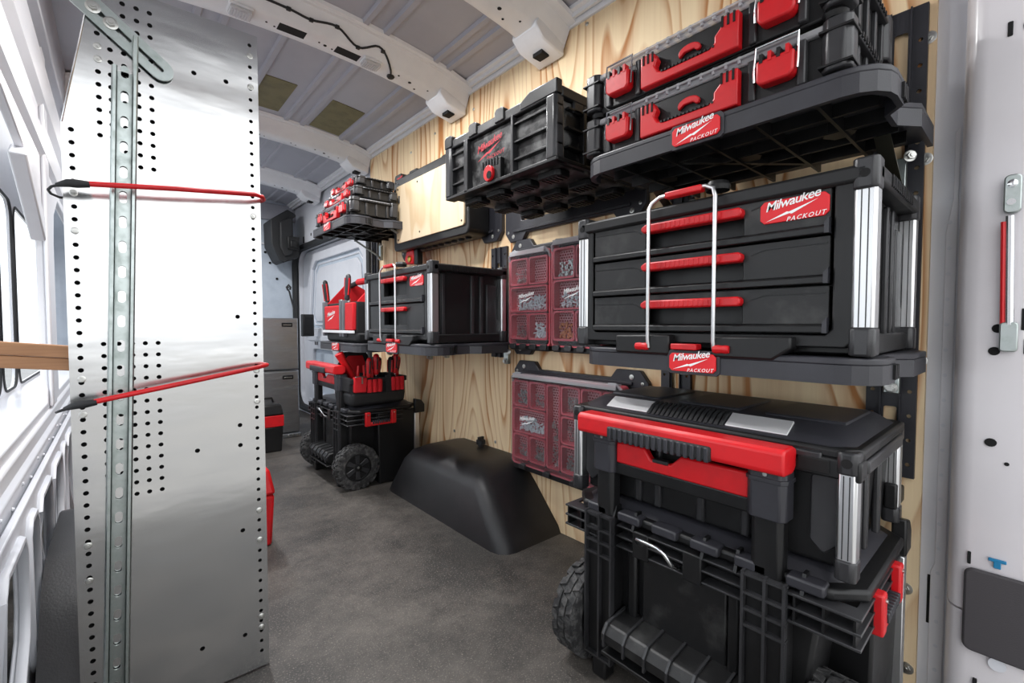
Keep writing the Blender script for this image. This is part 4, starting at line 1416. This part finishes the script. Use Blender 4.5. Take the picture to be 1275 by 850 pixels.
def rolling_base(label, loc, extra=True):
    root = thing('rolling_toolbox', label, 'rolling toolbox', loc, WALL, 'rolling toolboxes with red handles')
    h = .305
    D = .385
    MB().taper((-h + .10, h - .10, .04, D - .02), (-h + .055, h - .055, .03, D - .01), .02, .385).build('tub', 'black', root, bev=.008)
    MB().taper((-h + .016, h - .016, .17, D - .004), (-h + .008, h - .008, .16, D), .004, .385).build('tub_rear', 'black', root, bev=.006)
    # recessed front panel with scuffs and two upright flutes
    MB().box(-.10, .09, .024, .036, .12, .33).build('front_panel', 'black2', root, bev=.004)
    for x in (-.125, .105):
        MB().box(x - .012, x + .012, .018, .034, .06, .33).build('front_flute', 'black', root, bev=.006)
    # lid
    ld = MB().prism(chrect(-h - .003, h + .003, .012, D + .005, .045), .392, .412, 'z').build('lid', 'black', root, bev=.006)
    MB().prism(chrect(-h + .02, h - .02, .03, D - .01, .035), .410, .428, 'z', chrect(-h + .045, h - .045, .05, D - .03, .03)).build('lid_top', 'charcoal', ld, bev=.004)
    for i in range(6):
        x = -.24 + i * .088
        MB().box(x, x + .058, -.002, .03, .398, .418).build('lid_tile', 'charcoal', ld, bev=.004)
    for x in (-.165, -.11, .05, .115, .225):
        MB().prism([(-.004, .385), (.03, .385), (.03, .424), (.012, .424)], x - .003, x + .003, 'x').build('lid_fin', 'black', ld)
    # triple flanges at the front corners and across the front
    for z in (.338, .362, .386):
        for sx in (-1, 1):
            a, b = sorted((sx * .205, sx * (h + .004)))
            MB().prism([(a, -.006), (b, -.006), (b, .30), (b - .014 if sx > 0 else a + .014, .30), (b - .014 if sx > 0 else a + .014, .03), (a, .03)] if sx > 0 else
                       [(b, -.006), (a, -.006), (a, .30), (a + .014, .30), (a + .014, .03), (b, .03)], z, z + .005, 'z').build('flange', 'grey_black', root, bev=.001)
        MB().box(-.155, .13, .0, .03, z - .004, z).build('flange', 'grey_black', root, bev=.001)
    for sx in (-1, 1):
        for x in (.215, .258, .30):
            MB().box(sx * x - .002, sx * x + .002, -.005, .03, .338, .39).build('flange_web', 'black', root)
        for y in (.08, .15, .22):
            MB().box(*sorted((sx * (h - .012), sx * (h + .003))), y - .002, y + .002, .338, .39).build('flange_web', 'black', root)
    for x in (-.09, .03):
        MB().box(x - .02, x + .02, -.003, .03, .328, .388).build('front_block', 'black', root, bev=.003)
    # posts with lattice faces
    for x0, x1 in ((-.237, -.157), (.131, .206)):
        po = MB().box(x0 + .004, x1 - .002, -.004, .034, .045, .40).build('post', 'black', root, bev=.003)
        for i, x in enumerate((x0, (x0 + x1) / 2, x1 - .006)):
            MB().box(x, x + .005, -.016, -.002, .05, .402).build('post_bar', 'grey_black', po)
        for z in (.05, .30, .33, .36, .395):
            MB().box(x0, x1, -.015, -.002, z, z + .005).build('post_rung', 'grey_black', po)
        MB().box(x0 + .02, x1 - .02, -.01, .03, .0, .05).build('post_foot', 'black', po, bev=.006)
    # lower step tray
    sp_ = MB().prism([(-.05, .13), (-.05, .15), (-.035, .168), (.04, .178), (.04, .10), (-.02, .105)], -.16, .13, 'x').build('step', 'black2', root, bev=.004)
    for i in range(6):
        x = -.15 + i * .052
        MB().prism([(-.054, .122), (-.054, .152), (-.038, .172), (.03, .181), (.03, .176), (-.034, .165), (-.046, .15), (-.046, .122)], x - .0025, x + .0025, 'x').build('step_rib', 'grey_black', sp_)
    MB().box(-.16, .13, -.048, .03, .098, .106).build('step_base', 'black', sp_, bev=.002)
    # bail wire
    MB().tube([(-.084, .004, .36), (-.086, -.008, .366), (-.088, -.02, .378), (-.082, -.026, .386), (-.03, -.03, .386), (-.016, -.028, .378), (-.004, -.016, .352), (.0, .004, .344)], .0042, 8).build('bail_wire', 'chrome', root, smooth=60)
    # telescopic handle
    for x0, x1 in ((-.221, -.160), (.134, .200)):
        tu = MB().prism(chrect(x0 + .006, x1 - .006, -.002, .036, .008), .398, .53, 'z').build('handle_tube', 'black', root, bev=.002)
        MB().prism(chrect(x0, x1, -.010, .042, .009), .505, .592, 'z').build('tube_cap', 'charcoal', tu, bev=.003)
        MB().prism(chrect(x0 - .002, x1 + .002, -.012, .044, .009), .572, .580, 'z').build('cap_ring', 'charcoal', tu, bev=.001)
        MB().lathe([(.004, -.0105), (.004, -.012)], 8, 'y', ((x0 + x1) / 2, 0, .587)).build('cap_rivet', 'screw', tu)
    hb = MB().prism([(-.036, .600), (-.030, .594), (.012, .592), (.03, .606), (.03, .632), (.012, .640), (-.028, .640), (-.036, .634)], -.245, .205, 'x').build('handle_bar', 'red', root, bev=.004)
    gp = MB().box(-.155, .082, -.041, .0, .5935, .622).build('grip', 'seal', hb, bev=.004)
    for i in range(17):
        MB().box(-.15 + i * .0138, -.1415 + i * .0138, -.0435, .0, .592, .6205).build('grip_rib', 'charcoal', gp, bev=.002)
    MB().prism([(-.16, .53), (.135, .53), (.135, .578), (.0, .578), (-.022, .556), (-.07, .556), (-.085, .578), (-.16, .578)], .004, .022, 'y').build('cross_panel', 'red', root, bev=.004)
    MB().box(-.165, .14, .006, .026, .502, .532).build('cross_bar', 'black', root, bev=.004)
    MB().box(-.065, -.028, .002, .02, .552, .560).build('release_button', 'seal', root, bev=.002)
    # wheels
    wheel(root, -h + .03, .055)
    wheel(root, h - .045, .055)
    MB().cyl((-h + .05, .055, .115), (h - .06, .055, .115), .009, 10).build('axle', 'black', root)
    # side handles: two red arms and a dark ribbed grip between them
    for sx in (-1, 1):
        X0 = sx * (h - .006)
        for k, (ya, yb) in enumerate(((.085, .112), (.228, .255))):
            sh = MB().prism([(ya, .398), (yb, .398), (yb, .326), (ya, .326)], *sorted((X0, X0 + sx * .022)), 'x').build('side_handle_arm', 'red', root, bev=.004)
            MB().lathe([(.004, 0), (.004, sx * .003)], 8, 'x', (X0 + sx * .022, (ya + yb) / 2, .386)).build('handle_rivet', 'screw', sh)
        sb_ = MB().box(*sorted((X0 + sx * .004, X0 + sx * .02)), .11, .23, .326, .346).build('side_handle_bar', 'red', root, bev=.004)
        for i in range(8):
            MB().box(*sorted((X0 + sx * .002, X0 + sx * .0235)), .122 + i * .0125, .131 + i * .0125, .336, .3535).build('grip_rib', 'charcoal', sb_, bev=.002)
    # rear aluminium posts with catch plates
    for sx in (-1, 1):
        a, b = sorted((sx * (h - .022), sx * h))
        rp = MB().box(a, b, D - .012, D + .016, .012, .36).build('rear_post', 'alupost', root, bev=.002)
        MB().prism([(D - .01, .36), (D + .05, .36), (D + .05, .405), (D + .03, .43), (D - .01, .44)], a - .002, b + .002, 'x').build('rear_catch', 'black', rp, bev=.004)
    return root


rolling_base('near rolling toolbox on the floor at the front, under the lidded toolbox', (.868, .475, 0))
rolling_base('far rolling toolbox on the floor beside the wheel arch', (.868, 2.56, 0))

# ================================================================== LIDDED TOOLBOX ON THE NEAR BASE
tx = thing('large_toolbox', 'large black lidded toolbox with aluminium corner posts on the near rolling toolbox', 'toolbox', (.90, .482, .429), WALL)
h = .302
D = .36
MB().taper((-h + .03, h - .03, .02, D - .01), (-h + .02, h - .02, .015, D), .004, .19).build('tub', 'black', tx, bev=.008)
for x in (-.2, -.12, -.07, .03, .12):
    MB().box(x - .009, x + .009, .01, .03, .01, .18).build('front_flute', 'grey_black', tx, bev=.005)
lid = MB().prism(chrect(-h - .002, h + .002, -.004, D + .012, .02), .196, .216, 'z').build('lid', 'black', tx, bev=.006)
MB().prism(chrect(-h + .01, h - .01, .0, D, .03), .214, .238, 'z', chrect(-h + .04, h - .04, .05, D - .04, .02)).build('lid_top', 'charcoal', lid, bev=.004)
for x in (-.19, 0, .19):
    MB().box(x - .07, x + .07, .10, .28, .236, .2425).build('lid_pad', 'charcoal', lid, bev=.004)
MB().prism([(.012, .222), (.048, .242), (.052, .238), (.016, .216)], -.212, -.10, 'x').build('lid_strip', 'satin', lid, bev=.001)
MB().prism([(.012, .222), (.048, .242), (.052, .238), (.016, .216)], .078, .19, 'x').build('lid_strip', 'satin', lid, bev=.001)
for i in range(16):
    x = -.098 + i * .011
    MB().prism([(.008, .220), (.03, .238), (.054, .244), (.054, .234), (.016, .214)], x, x + .008, 'x').build('lid_grip_rib', 'seal', lid, bev=.002)
for i in range(6):
    x = -.26 + i * .09
    MB().box(x, x + .06, -.010, .012, .186, .206).build('lid_catch', 'grey_black', lid, bev=.003)
MB().prism([(-.01, .166), (.03, .166), (.03, .2), (-.01, .2)], .2, .305, 'x').build('right_hasp', 'black', tx, bev=.004)
MB().box(.215, .262, -.014, .004, .172, .196).build('hasp_window', 'dark', tx, bev=.002)
for sx in (-1, 1):
    a, b = sorted((sx * (h - .032), sx * (h + .0)))
    for y0, y1 in ((-.014, .024), (D - .026, D + .012)):
        MB().prism(chrect(a, b, y0, y1, .006), .176, .214, 'z').build('corner_block', 'grey_black', tx, bev=.004)
        MB().prism(chrect(a, b, y0, y1, .006), .0, .036, 'z').build('corner_foot', 'grey_black', tx, bev=.004)
        p_ = MB().prism(chrect(a + .002, b - .002, y0 + .003, y1 - .004, .004), .034, .178, 'z').build('corner_post', 'alupost', tx, bev=.001)
        for k in (.35, .65):
            x = a + .002 + (b - a - .004) * k
            MB().box(x - .0008, x + .0008, y0 + .0022, y0 + .004, .037, .175).build('post_groove', 'grey_black', p_)
    MB().lathe([(.008, -.0145), (.008, -.010)], 12, 'y', (sx * (h - .016), 0, .196)).build('corner_eye', 'dark', tx)
    # hand recess beside the post
    x0, x1 = sorted((sx * (h - .072), sx * (h - .030)))
    MB().prism(chrect(x0, x1, .03, .178, .018), .006, .016, 'y').build('post_recess', 'grey_black', tx, bev=.006)
    x0, x1 = sorted((sx * (h - .026), sx * (h - .014)))
    for y in (.07, .12, .22):
        MB().box(x0, x1, y, y + .02, .01, .185).build('side_rib', 'grey_black', tx, bev=.004)
    MB().box(*sorted((sx * (h - .02), sx * (h + .002))), .05, D - .02, .168, .192).build('side_band', 'grey_black', tx, bev=.004)
    MB().prism([(D - .03, .03), (D + .055, .03), (D + .055, .066), (D + .02, .066), (D - .005, .085), (D - .03, .085)], x0, x1 + (.01 if sx > 0 else 0), 'x').build('rear_hook', 'black', tx, bev=.004)

# ================================================================== TOOLS
SCREWD = 0


def screwdriver(label, loc, lean=(0, 0), hl_=.11, rad=.014, colr='red', shaft=.10, group='screwdrivers in the tool bag', name='screwdriver', tip='seal'):
    """handle up, shaft going down from the root point"""
    o = thing(name, label, 'screwdriver', loc, group=group, rot=(lean[0], lean[1], 0))
    MB().lathe([(rad * .55, .0), (rad * .95, .012), (rad * .75, .028), (rad * .95, .05), (rad, hl_ * .75), (rad * .85, hl_ * .93), (rad * .4, hl_)], 10, 'z').build('handle', colr, o, smooth=50)
    for i in range(3):
        a = 2 * math.pi * i / 3 + .5
        MB().tube([(math.cos(a) * rad * .9, math.sin(a) * rad * .9, .03), (math.cos(a) * rad * .98, math.sin(a) * rad * .98, hl_ * .85)], .0042, 6).build('grip_flute', tip, o)
    MB().cyl((0, 0, .004), (0, 0, -shaft), .0032, 8).build('shaft', 'chrome', o)
    return o


# ================================================================== TOOL BAG ON THE FAR BASE
BZ = .4295
bagc = (1.04, 2.385)
tbg = thing('tool_bag', 'open red and black tool bag full of screwdrivers on the far rolling toolbox', 'tool bag', (bagc[0], bagc[1], BZ))
bx, by, bh = .15, .115, .172
MB().taper((-bx, bx, -by, by), (-bx - .006, bx + .006, -by - .006, by + .006), 0, .075).build('moulded_base', 'seal', tbg, bev=.02, seg=3)
wal = MB()
wal.plate([(-bx, -by), (bx, -by), (bx, by), (-bx, by)], [[(-bx + .012, -by + .012), (bx - .012, -by + .012), (bx - .012, by - .012), (-bx + .012, by - .012)]], .06, bh - .03, 'z')
wal.build('wall', 'blackfab', tbg, bev=.004)
MB().box(-.06, .06, -.006, .006, .07, bh - .01).build('divider', 'blackfab', tbg)
MB().prism([(-.138, .1), (-.138, .2), (-.10, .27), (.02, .275), (.06, .2), (.06, .1)], by - .016, by - .002, 'y').build('back_panel', 'blackfab', tbg, bev=.004)
MB().prism([(-.12, .12), (-.12, .2), (-.08, .25), (.0, .25), (.03, .18), (.03, .12)], by - .02, by - .015, 'y').build('back_lining', 'redfab', tbg, bev=.002)
for i in range(3):
    x = -.045 + i * .028
    MB().lathe([(.013, .07), (.0145, .12), (.013, bh - .035)], 10, 'z', (x - .01, -by - .006, 0)).build('pocket', 'redfab', tbg)
for i in range(3):
    x = .078 + i * .024
    MB().lathe([(.013, .07), (.0145, .13), (.012, bh - .03)], 10, 'z', (x, -by - .006, 0)).build('pocket', 'redfab', tbg)
MB().prism([(-.14, .075), (-.075, .072), (-.07, .15), (-.14, .155)], -by - .018, -by + .004, 'y').build('zip_pocket', 'redfab', tbg, bev=.006)
MB().prism([(-by, .075), (by, .075), (by, .15), (-by, .15)], -bx - .010, -bx + .004, 'x').build('side_pocket', 'blackfab', tbg, bev=.006)
MB().tube([(-.138, -by - .022, .155), (-.11, -by - .024, .158), (-.075, -by - .022, .152)], .003, 6).build('zip', 'screw', tbg)
MB().box(-.105, -.098, -by - .026, -by - .02, .12, .155).build('zip_pull', 'screw', tbg)
MB().box(.035, .068, -by - .01, -by + .006, .06, bh - .02).build('strap', 'blackfab', tbg, bev=.002)
MB().plate([(-bx - .008, -by - .008), (bx + .008, -by - .008), (bx + .008, by + .008), (-bx - .008, by + .008)], [[(-bx + .01, -by + .01), (bx - .01, -by + .01), (bx - .01, by - .01), (-bx + .01, by - .01)]], bh - .055, bh - .028, 'z').build('binding', 'blackfab', tbg, bev=.004)
zt_ = BZ + bh - .036
sd = [(-.045, -.085, .012, .02, 'red', 'leftmost red-handled screwdriver in the front of the tool bag'), (-.005, -.09, .014, -.01, 'red', 'tall red screwdriver at the middle of the tool bag front'),
      (.018, -.06, .012, .06, 'seal', 'black-handled screwdriver leaning in the middle of the tool bag'), (.08, -.083, .013, .0, 'seal', 'black-handled screwdriver left of the right-hand pair in the bag'),
      (.105, -.087, .014, .03, 'red', 'red screwdriver second from the plywood side of the tool bag'), (.122, -.065, .013, .10, 'red', 'red screwdriver nearest the plywood in the tool bag')]
for i, (dx, dy, r_, ln, c_, lb) in enumerate(sd):
    screwdriver(lb, (bagc[0] + dx, bagc[1] + dy, zt_ + .0 + (.02 if i in (1, 4) else 0)), (R(4), ln), .112, r_ * 1.22, c_, tip='seal' if c_ == 'red' else 'red')
ax_ = thing('axe', 'axe with a long curved red handle sticking out of the tool bag', 'axe', (bagc[0] - .04, bagc[1] + .02, BZ + .035))
MB().tube([(.015, 0, .0), (-.005, 0, .04), (-.055, -.01, .12), (-.10, -.015, .19), (-.125, -.015, .235)], .02, 10, radii=[.012, .015, .016, .019, .023]).build('handle', 'red', ax_, smooth=60)
MB().prism([(-.01, .002), (.07, .0), (.08, .05), (.01, .04)], -.012, .012, 'y').build('head', 'screw', ax_, bev=.003)
for dx, dy, c_, lb, nm in ((-.07, -.05, 'red', 'pair of red-handled pliers at the left inside the tool bag', 'pliers'), (-.02, -.04, 'red', 'pair of red-handled snips behind the front screwdrivers in the tool bag', 'snips')):
    pl = thing(nm, lb, 'pliers', (bagc[0] + dx, bagc[1] + dy, BZ + .07))
    for s_ in (-1, 1):
        MB().tube([(0, 0, 0), (s_ * .012, 0, .04), (s_ * .018, 0, .09), (s_ * .014, 0, .135)], .007, 8, radii=[.005, .007, .008, .007]).build('grip', c_, pl, smooth=60)
    MB().box(-.012, .012, -.006, .006, -.05, .01).build('jaw', 'screw', pl, bev=.003)

# ================================================================== OPEN TOTE ON THE FAR SHELF
TZ = .758
tt_ = thing('tool_tote', 'red and black fabric tool tote with grey straps on the far shelf', 'tool tote', (.905, 2.46, TZ), WALL)
tw, td, th_ = .22, .30, .21
MB().taper((-tw, tw, .01, td), (-tw - .004, tw + .004, .005, td), 0, .055).build('moulded_base', 'seal', tt_, bev=.015)
MB().plate([(-tw, .01), (tw, .01), (tw, td), (-tw, td)], [[(-tw + .01, .02), (tw - .01, .02), (tw - .01, td - .01), (-tw + .01, td - .01)]], .05, th_, 'z').build('wall', 'blackfab', tt_, bev=.004)
fpk = MB().prism([(-.19, .065), (.03, .065), (.035, .195), (-.195, .195)], -.012, .012, 'y').build('front_pocket', 'redfab', tt_, bev=.006)
logo(fpk, 'white', -.085, .135, .13, -.0125, False)
MB().prism([(.1, .065), (.205, .065), (.21, .205), (.105, .205)], -.010, .012, 'y').build('front_pocket', 'redfab', tt_, bev=.006)
for x in (-.21, .045, .08):
    MB().box(x - .012, x + .012, -.014, .01, .03, .22).build('strap', 'greyfab', tt_, bev=.003)
MB().box(-tw, tw, -.016, -.004, .048, .062).build('base_band', 'bag', tt_, bev=.002)
for x, m_ in ((-tw + .006, 'redfab'), (tw - .006, 'redfab')):
    MB().prism([(.012, .05), (td, .05), (td, .27), (.18, .33), (.12, .33), (.012, .21)], x - .005, x + .005, 'x').build('end_panel', m_, tt_, bev=.003)
MB().tube([(-tw, .15, .32), (-.1, .15, .335), (.1, .15, .335), (tw, .15, .32)], .014, 10).build('carry_bar', 'blackfab', tt_)
MB().tube([(-.1, .15, .336), (.1, .15, .337)], .018, 10).build('carry_grip', 'redfab', tt_)
MB().prism([(-.06, .06), (.12, .06), (.12, .29), (-.02, .29)], .20, .212, 'y').build('inner_divider', 'redfab', tt_, bev=.003)
screwdriver('black screwdriver with a red collar at the left end of the far tote', (.93, 2.70, TZ + .20), (R(-6), R(-4)), .15, .016, 'seal', .1, 'tools in the far tote', tip='red')
screwdriver('dark screwdriver with a red collar at the middle of the far tote', (.925, 2.40, TZ + .22), (R(3), R(3)), .14, .016, 'charcoal', .1, 'tools in the far tote', tip='red')
for y, lb in ((2.58, 'steel pliers standing in the left half of the far tote'), (2.47, 'steel pliers standing in the middle of the far tote')):
    pl = thing('pliers', lb, 'pliers', (.96, y, TZ + .16), WALL, 'pliers in the far tote')
    MB().box(-.02, .02, -.006, .006, .02, .075).lathe([(.014, -.008), (.014, .008)], 10, 'y', (0, 0, .03)).build('jaw', 'screw', pl, bev=.004)
    for s_ in (-1, 1):
        MB().tube([(0, 0, .02), (s_ * .012, 0, -.03), (s_ * .016, 0, -.08)], .006, 8).build('grip', 'red', pl)
